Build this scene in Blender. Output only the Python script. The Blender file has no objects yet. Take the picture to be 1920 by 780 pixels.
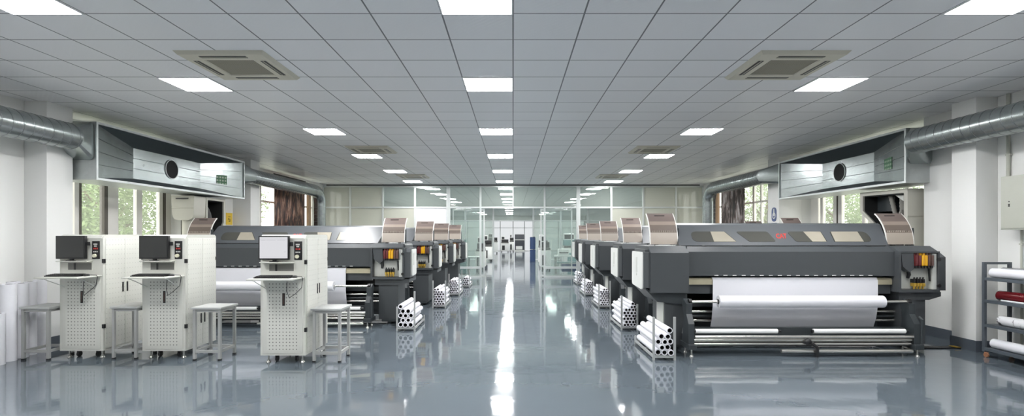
import bpy, bmesh, math, random
from mathutils import Vector, Matrix
random.seed(7)
PI = math.pi
SC = bpy.context.scene
COL = SC.collection

# ------------------------------------------------------------------ materials
def nodes_of(name):
    m = bpy.data.materials.new(name); m.use_nodes = True
    nt = m.node_tree
    return m, nt, nt.nodes, nt.links

def pbr(name, col, rough=0.5, metal=0.0, spec=0.5, var=0.04, scale=6.0, rvar=0.0, bump=0.0, bscale=60, coat=0.0):
    m, nt, N, L = nodes_of(name)
    b = N['Principled BSDF']
    b.inputs['Roughness'].default_value = rough
    b.inputs['Metallic'].default_value = metal
    b.inputs['Specular IOR Level'].default_value = spec
    if coat: b.inputs['Coat Weight'].default_value = coat
    tc = N.new('ShaderNodeTexCoord')
    no = N.new('ShaderNodeTexNoise'); no.inputs['Scale'].default_value = scale; no.inputs['Detail'].default_value = 3
    L.new(tc.outputs['Object'], no.inputs['Vector'])
    mx = N.new('ShaderNodeMix'); mx.data_type = 'RGBA'
    mx.inputs['A'].default_value = tuple(max(0, c*(1-var)) for c in col)+(1,)
    mx.inputs['B'].default_value = tuple(min(1, c*(1+var)) for c in col)+(1,)
    L.new(no.outputs['Fac'], mx.inputs['Factor'])
    L.new(mx.outputs['Result'], b.inputs['Base Color'])
    if rvar:
        mr = N.new('ShaderNodeMapRange')
        mr.inputs['From Min'].default_value = 0.3; mr.inputs['From Max'].default_value = 0.7
        mr.inputs['To Min'].default_value = max(0.02, rough-rvar); mr.inputs['To Max'].default_value = rough+rvar
        L.new(no.outputs['Fac'], mr.inputs['Value']); L.new(mr.outputs['Result'], b.inputs['Roughness'])
    if bump:
        n2 = N.new('ShaderNodeTexNoise'); n2.inputs['Scale'].default_value = bscale
        L.new(tc.outputs['Object'], n2.inputs['Vector'])
        bp = N.new('ShaderNodeBump'); bp.inputs['Strength'].default_value = bump; bp.inputs['Distance'].default_value = 0.01
        L.new(n2.outputs['Fac'], bp.inputs['Height']); L.new(bp.outputs['Normal'], b.inputs['Normal'])
    return m

def emit(name, col, strength):
    m, nt, N, L = nodes_of(name)
    N.remove(N['Principled BSDF'])
    e = N.new('ShaderNodeEmission'); e.inputs['Color'].default_value = col+(1,); e.inputs['Strength'].default_value = strength
    L.new(e.outputs[0], N['Material Output'].inputs['Surface'])
    return m

def glass(name, tint, refl=0.06, frost=0.0, frostcol=(.8, .82, .8)):
    m, nt, N, L = nodes_of(name)
    N.remove(N['Principled BSDF'])
    t = N.new('ShaderNodeBsdfTransparent'); t.inputs['Color'].default_value = tint+(1,)
    g = N.new('ShaderNodeBsdfGlossy'); g.inputs['Roughness'].default_value = 0.02
    fr = N.new('ShaderNodeFresnel'); fr.inputs['IOR'].default_value = 1.5
    mx = N.new('ShaderNodeMixShader')
    src = t.outputs[0]
    if frost:
        tr = N.new('ShaderNodeBsdfTranslucent'); tr.inputs['Color'].default_value = frostcol+(1,)
        di = N.new('ShaderNodeBsdfDiffuse'); di.inputs['Color'].default_value = frostcol+(1,)
        m0 = N.new('ShaderNodeMixShader'); m0.inputs['Fac'].default_value = 0.45
        L.new(tr.outputs[0], m0.inputs[1]); L.new(di.outputs[0], m0.inputs[2])
        m1 = N.new('ShaderNodeMixShader'); m1.inputs['Fac'].default_value = frost
        L.new(t.outputs[0], m1.inputs[1]); L.new(m0.outputs[0], m1.inputs[2]); src = m1.outputs[0]
    ge = N.new('ShaderNodeNewGeometry')
    fac = mathn(N, L, 'MULTIPLY', fr.outputs[0], mathn(N, L, 'SUBTRACT', 1.0, ge.outputs['Backfacing']))
    L.new(fac, mx.inputs['Fac']); L.new(src, mx.inputs[1]); L.new(g.outputs[0], mx.inputs[2])
    L.new(mx.outputs[0], N['Material Output'].inputs['Surface'])
    return m

def mathn(N, L, op, a, b=None, c=None):
    n = N.new('ShaderNodeMath'); n.operation = op
    for i, v in enumerate((a, b, c)):
        if v is None: continue
        if isinstance(v, (int, float)): n.inputs[i].default_value = v
        else: L.new(v, n.inputs[i])
    return n.outputs[0]

def ceiling_mat():
    m, nt, N, L = nodes_of('ceiling_tiles')
    b = N['Principled BSDF']; b.inputs['Roughness'].default_value = 0.42; b.inputs['Specular IOR Level'].default_value = 0.45
    tc = N.new('ShaderNodeTexCoord'); sp = N.new('ShaderNodeSeparateXYZ'); L.new(tc.outputs['Object'], sp.inputs[0])
    u = mathn(N, L, 'DIVIDE', mathn(N, L, 'ADD', sp.outputs['X'], 62.5), 0.625)
    v = mathn(N, L, 'DIVIDE', mathn(N, L, 'ADD', sp.outputs['Y'], 60-6.88+0.0), 0.6)
    def line(w, cell, half):
        f = mathn(N, L, 'FRACT', w)
        d = mathn(N, L, 'ABSOLUTE', mathn(N, L, 'SUBTRACT', f, 0.5))
        return mathn(N, L, 'GREATER_THAN', d, 0.5-half/cell)
    ln = mathn(N, L, 'MAXIMUM', line(u, 0.625, 0.0075), line(v, 0.6, 0.0065))
    cv = N.new('ShaderNodeCombineXYZ')
    L.new(mathn(N, L, 'FLOOR', u), cv.inputs[0]); L.new(mathn(N, L, 'FLOOR', v), cv.inputs[1])
    wn = N.new('ShaderNodeTexWhiteNoise'); L.new(cv.outputs[0], wn.inputs['Vector'])
    mx = N.new('ShaderNodeMix'); mx.data_type = 'RGBA'
    mx.inputs['A'].default_value = (.80, .80, .81, 1); mx.inputs['B'].default_value = (.845, .845, .855, 1)
    L.new(wn.outputs['Value'], mx.inputs['Factor'])
    m2 = N.new('ShaderNodeMix'); m2.data_type = 'RGBA'; m2.inputs['B'].default_value = (.16, .165, .175, 1)
    L.new(ln, m2.inputs['Factor']); L.new(mx.outputs['Result'], m2.inputs['A'])
    L.new(m2.outputs['Result'], b.inputs['Base Color'])
    # fine diagonal perforation relief
    w = N.new('ShaderNodeTexWave'); w.wave_type = 'BANDS'; w.bands_direction = 'DIAGONAL'; w.inputs['Scale'].default_value = 9; w.inputs['Distortion'].default_value = 1.5
    L.new(tc.outputs['Object'], w.inputs['Vector'])
    bp = N.new('ShaderNodeBump'); bp.inputs['Strength'].default_value = 0.05; bp.inputs['Distance'].default_value = 0.01
    L.new(w.outputs['Fac'], bp.inputs['Height']); L.new(bp.outputs['Normal'], b.inputs['Normal'])
    return m

def floor_mat():
    m, nt, N, L = nodes_of('epoxy_floor')
    b = N['Principled BSDF']; b.inputs['IOR'].default_value = 2.1
    tc = N.new('ShaderNodeTexCoord')
    n1 = N.new('ShaderNodeTexNoise'); n1.inputs['Scale'].default_value = 0.9; n1.inputs['Detail'].default_value = 4
    L.new(tc.outputs['Object'], n1.inputs['Vector'])
    mx = N.new('ShaderNodeMix'); mx.data_type = 'RGBA'
    mx.inputs['A'].default_value = (.108, .132, .154, 1); mx.inputs['B'].default_value = (.124, .150, .174, 1)
    L.new(n1.outputs['Fac'], mx.inputs['Factor']); L.new(mx.outputs['Result'], b.inputs['Base Color'])
    mr = N.new('ShaderNodeMapRange'); mr.inputs['To Min'].default_value = 0.04; mr.inputs['To Max'].default_value = 0.10
    n3 = N.new('ShaderNodeTexNoise'); n3.inputs['Scale'].default_value = 2.3; n3.inputs['Detail'].default_value = 3
    L.new(tc.outputs['Object'], n3.inputs['Vector'])
    L.new(n3.outputs['Fac'], mr.inputs['Value']); L.new(mr.outputs['Result'], b.inputs['Roughness'])
    n2 = N.new('ShaderNodeTexNoise'); n2.inputs['Scale'].default_value = 2.6; n2.inputs['Detail'].default_value = 2
    L.new(tc.outputs['Object'], n2.inputs['Vector'])
    bp = N.new('ShaderNodeBump'); bp.inputs['Strength'].default_value = 0.12; bp.inputs['Distance'].default_value = 0.02
    L.new(n2.outputs['Fac'], bp.inputs['Height']); L.new(bp.outputs['Normal'], b.inputs['Normal'])
    return m

def dots_mat(name, base, hole, axes, su, sv, r, rough=0.45):
    """painted sheet metal with a grid of punched holes; axes = which two object axes carry the grid"""
    m, nt, N, L = nodes_of(name)
    b = N['Principled BSDF']; b.inputs['Roughness'].default_value = rough
    tc = N.new('ShaderNodeTexCoord'); sp = N.new('ShaderNodeSeparateXYZ'); L.new(tc.outputs['Object'], sp.inputs[0])
    def cell(ax, s):
        f = mathn(N, L, 'FRACT', mathn(N, L, 'DIVIDE', mathn(N, L, 'ADD', sp.outputs[ax], 50.0), s))
        return mathn(N, L, 'MULTIPLY', mathn(N, L, 'SUBTRACT', f, 0.5), s)
    a, c = cell(axes[0], su), cell(axes[1], sv)
    d = mathn(N, L, 'SQRT', mathn(N, L, 'ADD', mathn(N, L, 'MULTIPLY', a, a), mathn(N, L, 'MULTIPLY', c, c)))
    k = mathn(N, L, 'LESS_THAN', d, r)
    mx = N.new('ShaderNodeMix'); mx.data_type = 'RGBA'
    mx.inputs['A'].default_value = base+(1,); mx.inputs['B'].default_value = hole+(1,)
    L.new(k, mx.inputs['Factor']); L.new(mx.outputs['Result'], b.inputs['Base Color'])
    return m

def print_mat(name, cols, seed):
    m, nt, N, L = nodes_of(name)
    b = N['Principled BSDF']; b.inputs['Roughness'].default_value = 0.5
    tc = N.new('ShaderNodeTexCoord'); mp = N.new('ShaderNodeMapping')
    mp.inputs['Scale'].default_value = (1, 2.6, 0.8); mp.inputs['Location'].default_value = (seed, seed, seed)
    L.new(tc.outputs['Object'], mp.inputs['Vector'])
    n = N.new('ShaderNodeTexNoise'); n.inputs['Scale'].default_value = 2.2; n.inputs['Detail'].default_value = 9; n.inputs['Roughness'].default_value = 0.68; n.inputs['Distortion'].default_value = 0.6
    L.new(mp.outputs[0], n.inputs['Vector'])
    cr = N.new('ShaderNodeValToRGB'); e = cr.color_ramp.elements
    e[0].position = cols[0][0]; e[0].color = cols[0][1]+(1,)
    e[1].position = cols[-1][0]; e[1].color = cols[-1][1]+(1,)
    for p, c in cols[1:-1]:
        x = e.new(p); x.color = c+(1,)
    L.new(n.outputs['Fac'], cr.inputs[0]); L.new(cr.outputs[0], b.inputs['Base Color'])
    return m

def galv_mat(name, base=(.60, .64, .66), rough=0.33):
    m, nt, N, L = nodes_of(name)
    b = N['Principled BSDF']; b.inputs['Metallic'].default_value = 0.85
    tc = N.new('ShaderNodeTexCoord')
    v = N.new('ShaderNodeTexVoronoi'); v.inputs['Scale'].default_value = 14
    L.new(tc.outputs['Object'], v.inputs['Vector'])
    n = N.new('ShaderNodeTexNoise'); n.inputs['Scale'].default_value = 3.0; n.inputs['Detail'].default_value = 4
    L.new(tc.outputs['Object'], n.inputs['Vector'])
    hs = N.new('ShaderNodeSeparateColor'); L.new(v.outputs['Color'], hs.inputs[0])
    f = mathn(N, L, 'ADD', mathn(N, L, 'MULTIPLY', hs.outputs[0], 0.3), mathn(N, L, 'MULTIPLY', n.outputs['Fac'], 0.7))
    mx = N.new('ShaderNodeMix'); mx.data_type = 'RGBA'
    mx.inputs['A'].default_value = tuple(c*.86 for c in base)+(1,); mx.inputs['B'].default_value = tuple(min(1, c*1.12) for c in base)+(1,)
    L.new(f, mx.inputs['Factor']); L.new(mx.outputs['Result'], b.inputs['Base Color'])
    mr = N.new('ShaderNodeMapRange'); mr.inputs['To Min'].default_value = rough-.02; mr.inputs['To Max'].default_value = rough+.05
    L.new(f, mr.inputs['Value']); L.new(mr.outputs['Result'], b.inputs['Roughness'])
    bp = N.new('ShaderNodeBump'); bp.inputs['Strength'].default_value = 0.35; bp.inputs['Distance'].default_value = 0.012
    L.new(n.outputs['Fac'], bp.inputs['Height']); L.new(bp.outputs['Normal'], b.inputs['Normal'])
    return m

W_ = pbr('wall_paint', (.80, .80, .78), .6, var=.02, scale=1.5)
CREAM = pbr('cream_paint', (.74, .72, .64), .55, var=.03)
CEIL = ceiling_mat(); FLOOR = floor_mat()
SKIRT = pbr('skirting_paint', (.075, .09, .11), .45)
LIGHT = emit('light_diffuser', (1.0, 1.0, 1.0), 74.0)
LFRAME = pbr('light_frame', (.8, .8, .8), .4)
ACW = pbr('cassette_plastic', (.60, .57, .47), .4)
ACG = dots_mat('cassette_grille', (.27, .25, .19), (.12, .11, .08), (0, 1), .02, .02, .0065)
BLACK = pbr('black_plastic', (.012, .012, .013), .35)
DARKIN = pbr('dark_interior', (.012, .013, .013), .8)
GREY = pbr('printer_grey_paint', (.060, .066, .071), .42, var=.03)
GREYL = pbr('printer_lid_grey', (.092, .100, .109), .34, var=.03)
DGREY = pbr('dark_bracket_paint', (.035, .042, .046), .45)
WHITEP = pbr('white_panel_plastic', (.72, .73, .70), .45)
LPLATE = pbr('pale_plate', (.60, .61, .57), .45)
SMOKE = pbr('smoked_window', (.075, .075, .066), .06, spec=.8, var=.10, scale=2)
SEETHRU = pbr('painted_see_through', (.36, .33, .27), .18, var=.15, scale=3)  # brightness seen through the lid glass, put into a pale colour
COVA = pbr('cover_tinted', (.20, .158, .143), .32, var=.04)
COVB = pbr('cover_band', (.165, .130, .110), .4, var=.05)
COVC = pbr('cover_lower', (.42, .365, .31), .34, var=.03)
COVD = pbr('cover_mid', (.32, .26, .22), .34)
COVR = pbr('cover_rim', (.80, .79, .76), .4)
BRONZE = pbr('platen_metal', (.66, .60, .43), .35, metal=.6)
STEEL = pbr('brushed_steel', (.62, .61, .57), .25, metal=.85, var=.02, scale=4)
PAPER = pbr('white_paper', (.80, .80, .84), .55, var=.012, scale=2)
TUBEW = pbr('white_tube', (.86, .86, .85), .4)
RED = pbr('logo_red', (.55, .05, .04), .4)
INKR = pbr('ink_dark_red', (.13, .022, .024), .25)
INKY = pbr('ink_yellow', (.80, .42, .015), .25)
INKB = pbr('ink_brown', (.12, .062, .05), .3)
INKC = pbr('ink_tank_clear', (.33, .34, .34), .25)
GOLD = pbr('gold_valve', (.62, .40, .06), .35, metal=.4)
RACK = pbr('rack_silver', (.56, .57, .56), .35, metal=.55)
CORE = pbr('cardboard_core', (.075, .075, .078), .7)
CAB = pbr('cabinet_paint', (.64, .64, .59), .45, var=.02)
CABF = dots_mat('cabinet_front_perforated', (.64, .64, .59), (.13, .13, .12), (0, 2), .0433, .0440, .0070)
CABS = dots_mat('cabinet_side_perforated', (.64, .64, .59), (.47, .47, .43), (1, 2), .052, .066, .0065)
SLOT = pbr('slot_grey', (.15, .15, .14), .5)
SCROFF = pbr('screen_off', (.030, .031, .030), .3)
SCRON = emit('screen_lit', (.93, .93, .97), .78)
SCRLINE = emit('screen_text', (.62, .64, .70), .6)
KEY = pbr('key_black', (.02, .02, .022), .4)
STOOL = pbr('stool_grey', (.36, .365, .355), .4, var=.03)
STOOLT = pbr('stool_top', (.44, .45, .44), .38, var=.03)
GALV = galv_mat('galvanised_steel', (.35, .385, .385), .24); GALVF = galv_mat('galvanised_frame', (.55, .58, .58), .42)
GALVD = pbr('duct_seam', (.22, .23, .24), .4, metal=.8)
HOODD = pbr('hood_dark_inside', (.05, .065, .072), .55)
GREEN = dots_mat('green_sticker_print', (.035, .14, .06), (.30, .42, .30), (1, 2), .065, .07, .021)
YELL = pbr('yellow_note_paper', (.80, .55, .06), .6)
FRAMEW = pbr('window_frame_paint', (.72, .70, .66), .45)
FRAMEG = pbr('partition_frame', (.62, .65, .64), .35, metal=.3)
FRAMED = pbr('dark_window_post', (.10, .09, .075), .5)
GL = glass('window_glass', (.97, .98, .97), frost=.09, frostcol=(.95, .96, .93))
GLP = glass('partition_glass', (.915, .945, .935), frost=.05, frostcol=(.74, .77, .75))
GLF = glass('partition_frosted', (.75, .76, .70), frost=.60, frostcol=(.80, .80, .73))
GLT = glass('partition_transom', (.82, .87, .84), frost=.22, frostcol=(.64, .67, .63))
WBOARD = pbr('white_board', (.78, .78, .82), .45)
BLUE = pbr('blue_plastic', (.028, .055, .13), .4)
BLUEL = pbr('sign_blue', (.055, .085, .22), .4)
TEAL = pbr('teal_paint', (.16, .27, .27), .4)
BEIGE = pbr('beige_metal', (.50, .49, .43), .45)
GREYBOX = pbr('grey_green_metal', (.47, .48, .42), .45)
HOSE = pbr('pale_hose', (.22, .21, .19), .5)
REDROLL = pbr('red_wrap', (.115, .008, .012), .22, var=.2)
TAN = pbr('wood_tan', (.34, .22, .13), .5)
INKPR = print_mat('marbled_print', [(.28, (.02, .02, .025)), (.395, (.05, .05, .055)), (.415, (.80, .80, .82)), (.8, (.85, .85, .87))], 5.0)
ART1 = print_mat('dark_red_print', [(.36, (.015, .011, .012)), (.47, (.05, .022, .02)), (.53, (.20, .09, .06)), (.62, (.50, .32, .24))], 1.3)
ART2 = print_mat('dark_silver_print', [(.36, (.02, .015, .018)), (.46, (.05, .03, .03)), (.53, (.25, .19, .18)), (.62, (.62, .59, .60))], 8.1)
FARW = emit('backlit_far_window', (.95, .98, 1.0), .82)
BARK = pbr('bark', (.16, .11, .07), .9)
LEAF = pbr('leaf_green', (.17, .26, .10), .6, var=.5, scale=1.2)
LEAF2 = pbr('leaf_pale', (.23, .32, .14), .6, var=.45, scale=1.2)
GROUND = pbr('outside_ground', (.35, .37, .30), .9)
CLEAR = glass('clear_wrap', (.92, .93, .95), frost=.35, frostcol=(.85, .85, .88))
BRASS = pbr('brass_caster', (.45, .22, .12), .4, metal=.3)

# ------------------------------------------------------------------ mesh helper
class MB:
    def __init__(s):
        s.bm = bmesh.new(); s.mi = 0
    def _new(s, before):
        for f in s.bm.faces:
            if f.index == -1 or f not in before: pass
    def face(s, vs):
        try:
            f = s.bm.faces.new(vs); f.material_index = s.mi; return f
        except ValueError:
            return None
    def box(s, x0, x1, y0, y1, z0, z1, bev=0.0):
        if x0 > x1: x0, x1 = x1, x0
        if y0 > y1: y0, y1 = y1, y0
        if z0 > z1: z0, z1 = z1, z0
        v = [s.bm.verts.new((x, y, z)) for z in (z0, z1) for y in (y0, y1) for x in (x0, x1)]
        fs = [s.face([v[i] for i in q]) for q in ((0, 2, 3, 1), (4, 5, 7, 6), (0, 1, 5, 4), (2, 6, 7, 3), (0, 4, 6, 2), (1, 3, 7, 5))]
        if bev:
            es = list({e for f in fs for e in f.edges})
            r = bmesh.ops.bevel(s.bm, geom=es, offset=min(bev, (x1-x0)*.45, (y1-y0)*.45, (z1-z0)*.45), segments=2, affect='EDGES', profile=.6)
            for f in r['faces']: f.material_index = s.mi
        return s
    def prism(s, poly, axis, a, b):
        """poly: list of 2D points; axis 'x' -> points are (y,z), 'y' -> (x,z), 'z' -> (x,y)"""
        def P(p, t):
            return {'x': (t, p[0], p[1]), 'y': (p[0], t, p[1]), 'z': (p[0], p[1], t)}[axis]
        A = [s.bm.verts.new(P(p, a)) for p in poly]; B = [s.bm.verts.new(P(p, b)) for p in poly]
        n = len(poly)
        fs = [s.face(A), s.face(B[::-1])]
        for i in range(n):
            fs.append(s.face([A[i], B[i], B[(i+1) % n], A[(i+1) % n]]))
        bmesh.ops.recalc_face_normals(s.bm, faces=[f for f in fs if f])
        return s
    def ring(s, outer, inner, axis, a, b):
        def P(p, t):
            return {'x': (t, p[0], p[1]), 'y': (p[0], t, p[1]), 'z': (p[0], p[1], t)}[axis]
        mk = lambda poly, t: [s.bm.verts.new(P(p, t)) for p in poly]
        oa, ob, ia, ib = mk(outer, a), mk(outer, b), mk(inner, a), mk(inner, b)
        n = len(outer); fs = []
        for i in range(n):
            j = (i+1) % n
            fs += [s.face([oa[i], oa[j], ia[j], ia[i]]), s.face([ob[i], ib[i], ib[j], ob[j]]),
                   s.face([oa[i], ob[i], ob[j], oa[j]]), s.face([ia[i], ia[j], ib[j], ib[i]])]
        bmesh.ops.recalc_face_normals(s.bm, faces=[f for f in fs if f])
        return s
    def frame_of(s, p0, p1):
        d = (Vector(p1)-Vector(p0)).normalized()
        u = d.orthogonal().normalized(); w = d.cross(u)
        return d, u, w
    def cyl(s, p0, p1, r, seg=14, r2=None, caps=True):
        p0, p1 = Vector(p0), Vector(p1); r2 = r if r2 is None else r2
        d, u, w = s.frame_of(p0, p1)
        A = [s.bm.verts.new(p0+(u*math.cos(t)+w*math.sin(t))*r) for t in [2*PI*i/seg for i in range(seg)]]
        B = [s.bm.verts.new(p1+(u*math.cos(t)+w*math.sin(t))*r2) for t in [2*PI*i/seg for i in range(seg)]]
        for i in range(seg):
            s.face([A[i], A[(i+1) % seg], B[(i+1) % seg], B[i]])
        if caps: s.face(A[::-1]); s.face(B)
        return s
    def tube(s, p0, p1, ro, ri, seg=14, mi_in=0):
        p0, p1 = Vector(p0), Vector(p1)
        d, u, w = s.frame_of(p0, p1)
        def c(p, r): return [s.bm.verts.new(p+(u*math.cos(t)+w*math.sin(t))*r) for t in [2*PI*i/seg for i in range(seg)]]
        A, B, C_, D = c(p0, ro), c(p1, ro), c(p0, ri), c(p1, ri)
        for i in range(seg):
            j = (i+1) % seg
            s.face([A[i], A[j], B[j], B[i]]); s.face([A[j], A[i], C_[i], C_[j]]); s.face([B[i], B[j], D[j], D[i]])
            f = s.face([C_[j], C_[i], D[i], D[j]])
            if f: f.material_index = mi_in
        return s
    def sweep(s, pts, r, seg=10, caps=True):
        pts = [Vector(p) for p in pts]; n = len(pts); prev = None; rings = []
        for i, p in enumerate(pts):
            d = (pts[min(i+1, n-1)]-pts[max(i-1, 0)]).normalized()
            if prev is None: u = d.orthogonal().normalized()
            else:
                u = prev-d*prev.dot(d)
                u = u.normalized() if u.length > 1e-6 else d.orthogonal().normalized()
            prev = u; w = d.cross(u)
            rr = r[i] if isinstance(r, (list, tuple)) else r
            rings.append([s.bm.verts.new(p+(u*math.cos(t)+w*math.sin(t))*rr) for t in [2*PI*k/seg for k in range(seg)]])
        for a, b in zip(rings, rings[1:]):
            for k in range(seg):
                s.face([a[k], a[(k+1) % seg], b[(k+1) % seg], b[k]])
        if caps: s.face(rings[0][::-1]); s.face(rings[-1])
        return s
    def sheet(s, prof, axis_a, axis_b, thick, mats=None):
        """curved sheet: profile of (y,z) points swept along x from a to b, with thickness (normal side)"""
        n = len(prof); pr = [Vector((0, p[0], p[1])) for p in prof]
        nr = []
        for i in range(n):
            d = (pr[min(i+1, n-1)]-pr[max(i-1, 0)]).normalized()
            nr.append(Vector((0, -d.z, d.y)))
        def row(x, k): return [s.bm.verts.new((x, p.y+q.y*k, p.z+q.z*k)) for p, q in zip(pr, nr)]
        a0, b0, a1, b1 = row(axis_a, 0), row(axis_b, 0), row(axis_a, thick), row(axis_b, thick)
        for i in range(n-1):
            s.mi = mats[i] if mats else 0
            s.face([a0[i], b0[i], b0[i+1], a0[i+1]]); s.face([a1[i], a1[i+1], b1[i+1], b1[i]])
            s.face([a0[i], a0[i+1], a1[i+1], a1[i]]); s.face([b0[i], b1[i], b1[i+1], b0[i+1]])
        s.face([a0[0], a1[0], b1[0], b0[0]]); s.face([a0[-1], b0[-1], b1[-1], a1[-1]])
        s.mi = 0
        return s
    def sphere(s, c, r, sc=(1, 1, 1), seg=16, rings=10):
        mat = Matrix.Translation(Vector(c)) @ Matrix.Diagonal((sc[0], sc[1], sc[2], 1))
        bmesh.ops.create_uvsphere(s.bm, u_segments=seg, v_segments=rings, radius=r, matrix=mat)
        return s
    def build(s, name, mats, parent=None, smooth=True, angle=35):
        me = bpy.data.meshes.new(name)
        bmesh.ops.recalc_face_normals(s.bm, faces=s.bm.faces[:]) if smooth == 'recalc' else None
        s.bm.to_mesh(me); s.bm.free()
        for m in (mats if isinstance(mats, (list, tuple)) else [mats]): me.materials.append(m)
        if smooth:
            me.shade_smooth(); me.set_sharp_from_angle(angle=math.radians(angle))
        o = bpy.data.objects.new(name, me); COL.objects.link(o)
        if parent is not None: o.parent = parent
        return o

def tag(o, label=None, cat=None, group=None, kind=None):
    if label: o['label'] = label
    if cat: o['category'] = cat
    if group: o['group'] = group
    if kind: o['kind'] = kind
    return o
def struct(o):
    o['kind'] = 'structure'; return o
def thing(name, label, cat, loc=(0, 0, 0), rz=0.0, group=None):
    o = bpy.data.objects.new(name, None); COL.objects.link(o)
    o.empty_display_size = .1
    o.location = loc; o.rotation_euler = (0, 0, rz)
    return tag(o, label, cat, group)
KIDS = {}
def kids(o): return [c for c in bpy.data.objects if c.parent is o]
def copy_tree(o, parent=None):
    c = o.copy(); COL.objects.link(c); c.parent = parent
    for ch in kids(o): copy_tree(ch, c)
    return c
def dup(o, label, loc, rz=None, group=None, scale=None):
    c = copy_tree(o); c.location = loc; c['label'] = label
    if rz is not None: c.rotation_euler = (0, 0, rz)
    if group: c['group'] = group
    if scale: c.scale = scale
    return c
def text_mesh(name, txt, size, mat, parent, M, shear=0.0, extr=0.001, bold=0.0, squeeze=1.0):
    cu = bpy.data.curves.new(name, 'FONT'); cu.body = txt; cu.size = size; cu.shear = shear; cu.extrude = extr; cu.offset = bold
    cu.align_x = 'CENTER'; cu.align_y = 'CENTER'; cu.resolution_u = 3
    t = bpy.data.objects.new(name, cu); COL.objects.link(t)
    bpy.context.view_layer.update()
    me = bpy.data.meshes.new_from_object(t.evaluated_get(bpy.context.evaluated_depsgraph_get()))
    bpy.data.objects.remove(t)
    me.transform(M @ Matrix.Diagonal((squeeze, 1, 1, 1))); me.materials.clear(); me.materials.append(mat)
    o = bpy.data.objects.new(name, me); COL.objects.link(o); o.parent = parent
    return o

CH = 3.585      # ceiling height
H = 1.65        # eye height
F = 960.0
ORD = ['nearest', 'second', 'third', 'fourth', 'fifth', 'sixth', 'seventh', 'eighth', 'ninth', 'tenth', 'eleventh', 'twelfth']

# ------------------------------------------------------------------ the setting
GY = 19.8       # glass partition
FY = 52.0       # far wall
m = MB(); m.box(-7.8, 7.8, -4, FY+.2, -.1, 0); struct(m.build('floor', FLOOR, smooth=False))
m = MB(); m.box(-7.8, 7.8, -4, FY+.2, CH, CH+.1); struct(m.build('ceiling', CEIL, smooth=False))
m = MB(); m.box(-7.8, 7.8, -4.2, -4, 0, CH); struct(m.build('wall_front', W_, smooth=False))
# left wall with two window openings
WX = 7.35
m = MB()
m.box(-7.30, -7.07, -4, 8.0, 0, CH)
m.box(-7.6, -WX, 7.95, 8.1, 0, CH)
m.box(-7.6, -WX, 8.1, 11.1, 0, .95); m.box(-7.6, -WX, 8.1, 11.1, 3.47, CH)
m.box(-7.6, -WX+.15, 11.1, 14.4, 0, CH)
m.box(-7.6, -WX, 14.4, 19.0, 0, .95); m.box(-7.6, -WX, 14.4, 19.0, 3.47, CH)
m.box(-7.6, -WX, 19.0, FY, 0, CH)
struct(m.build('wall_left', W_, smooth=False))
m = MB()
m.box(6.82, 7.3, -4, 8.5, 0, CH)
m.box(WX, 7.6, 8.45, 8.8, 0, CH)
m.box(WX, 7.6, 8.8, 12.75, 0, .95); m.box(WX, 7.6, 8.8, 12.75, 3.47, CH)
m.box(WX-.15, 7.6, 12.75, 14.3, 0, CH)
m.box(WX, 7.6, 14.3, 19.0, 0, .95); m.box(WX, 7.6, 14.3, 19.0, 3.47, CH)
m.box(WX, 7.6, 19.0, FY, 0, CH)
struct(m.build('wall_right', W_, smooth=False))
m = MB(); m.box(-7.8, 7.8, FY, FY+.2, 0, CH); struct(m.build('wall_far', W_, smooth=False))
def pillar(x0, x1, y0, y1, mat=W_):
    m = MB(); m.box(x0, x1, y0, y1, 0, CH, .006)
    return struct(m.build('pillar', mat))
pillar(-7.068, -6.74, 7.4, 7.84); pillar(-7.198, -6.74, 13.15, 13.62)
pillar(6.51, 6.818, 7.2, 7.6); pillar(6.62, 7.198, 12.75, 13.3)
m = MB()
m.box(-7.066, -7.055, -4, 7.4, 0, .157); m.box(-7.07, -6.727, 7.387, 7.399, 0, .157); m.box(-6.739, -6.727, 7.399, 7.85, 0, .157)
struct(m.build('baseboard_left', SKIRT, smooth=False))
m = MB()
m.box(6.806, 6.819, -4, 7.19, 0, .157); m.box(6.497, 6.819, 7.187, 7.199, 0, .157); m.box(6.497, 6.509, 7.199, 7.612, 0, .157)
m.box(6.497, 6.806, 7.601, 7.612, 0, .157); m.box(6.806, 6.819, 7.612, 8.5, 0, .157)
struct(m.build('baseboard_right', SKIRT, smooth=False))
# dark strip painting in the shadow gap between ceiling and glass partition
m = MB(); m.box(-7.2, 7.2, GY-.06, GY+.06, CH-.05, CH-.001); struct(m.build('trim_1', pbr('shadow_gap_dark', (.10, .105, .11), .5), smooth=False))

# outer windows (frames + panes), set in the side walls
WN = [0]
def window(sx, y0, y1, z0, z1, mulls, darks=()):
    WN[0] += 1
    x = sx*(WX+.10); nm = 'window_%d' % WN[0]
    fr = MB()
    for (a, b) in mulls: fr.box(x-.035, x+.035, a, b, z0, z1)
    for z in (z0, z1-.05, 2.62): fr.box(x-.03, x+.03, y0, y1, z, z+.05)
    root = struct(fr.build(nm, FRAMEW, smooth=False))
    if darks:
        d = MB()
        for (a, b) in darks: d.box(x-.045, x+.045, a, b, z0+.05, z1-.05)
        d.build('dark_post', FRAMED, root, smooth=False)
    g = MB(); g.box(x-.004, x+.004, y0+.03, y1-.03, z0+.03, z1-.03); g.build('pane', GL, root, smooth=False)
    return root
window(-1, 8.1, 11.1, .95, 3.47, [(8.1, 8.18), (8.66, 8.75), (9.36, 9.62), (10.09, 10.24), (10.74, 10.84), (10.94, 11.1)], [(8.75, 8.79), (9.28, 9.36), (10.86, 10.92)])
window(-1, 14.4, 19.0, .95, 3.47, [(14.4, 14.5), (15.0, 15.08), (16.0, 16.1), (17.2, 17.3), (18.1, 18.2), (18.9, 19.0)], [(14.3, 14.42)])
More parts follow.
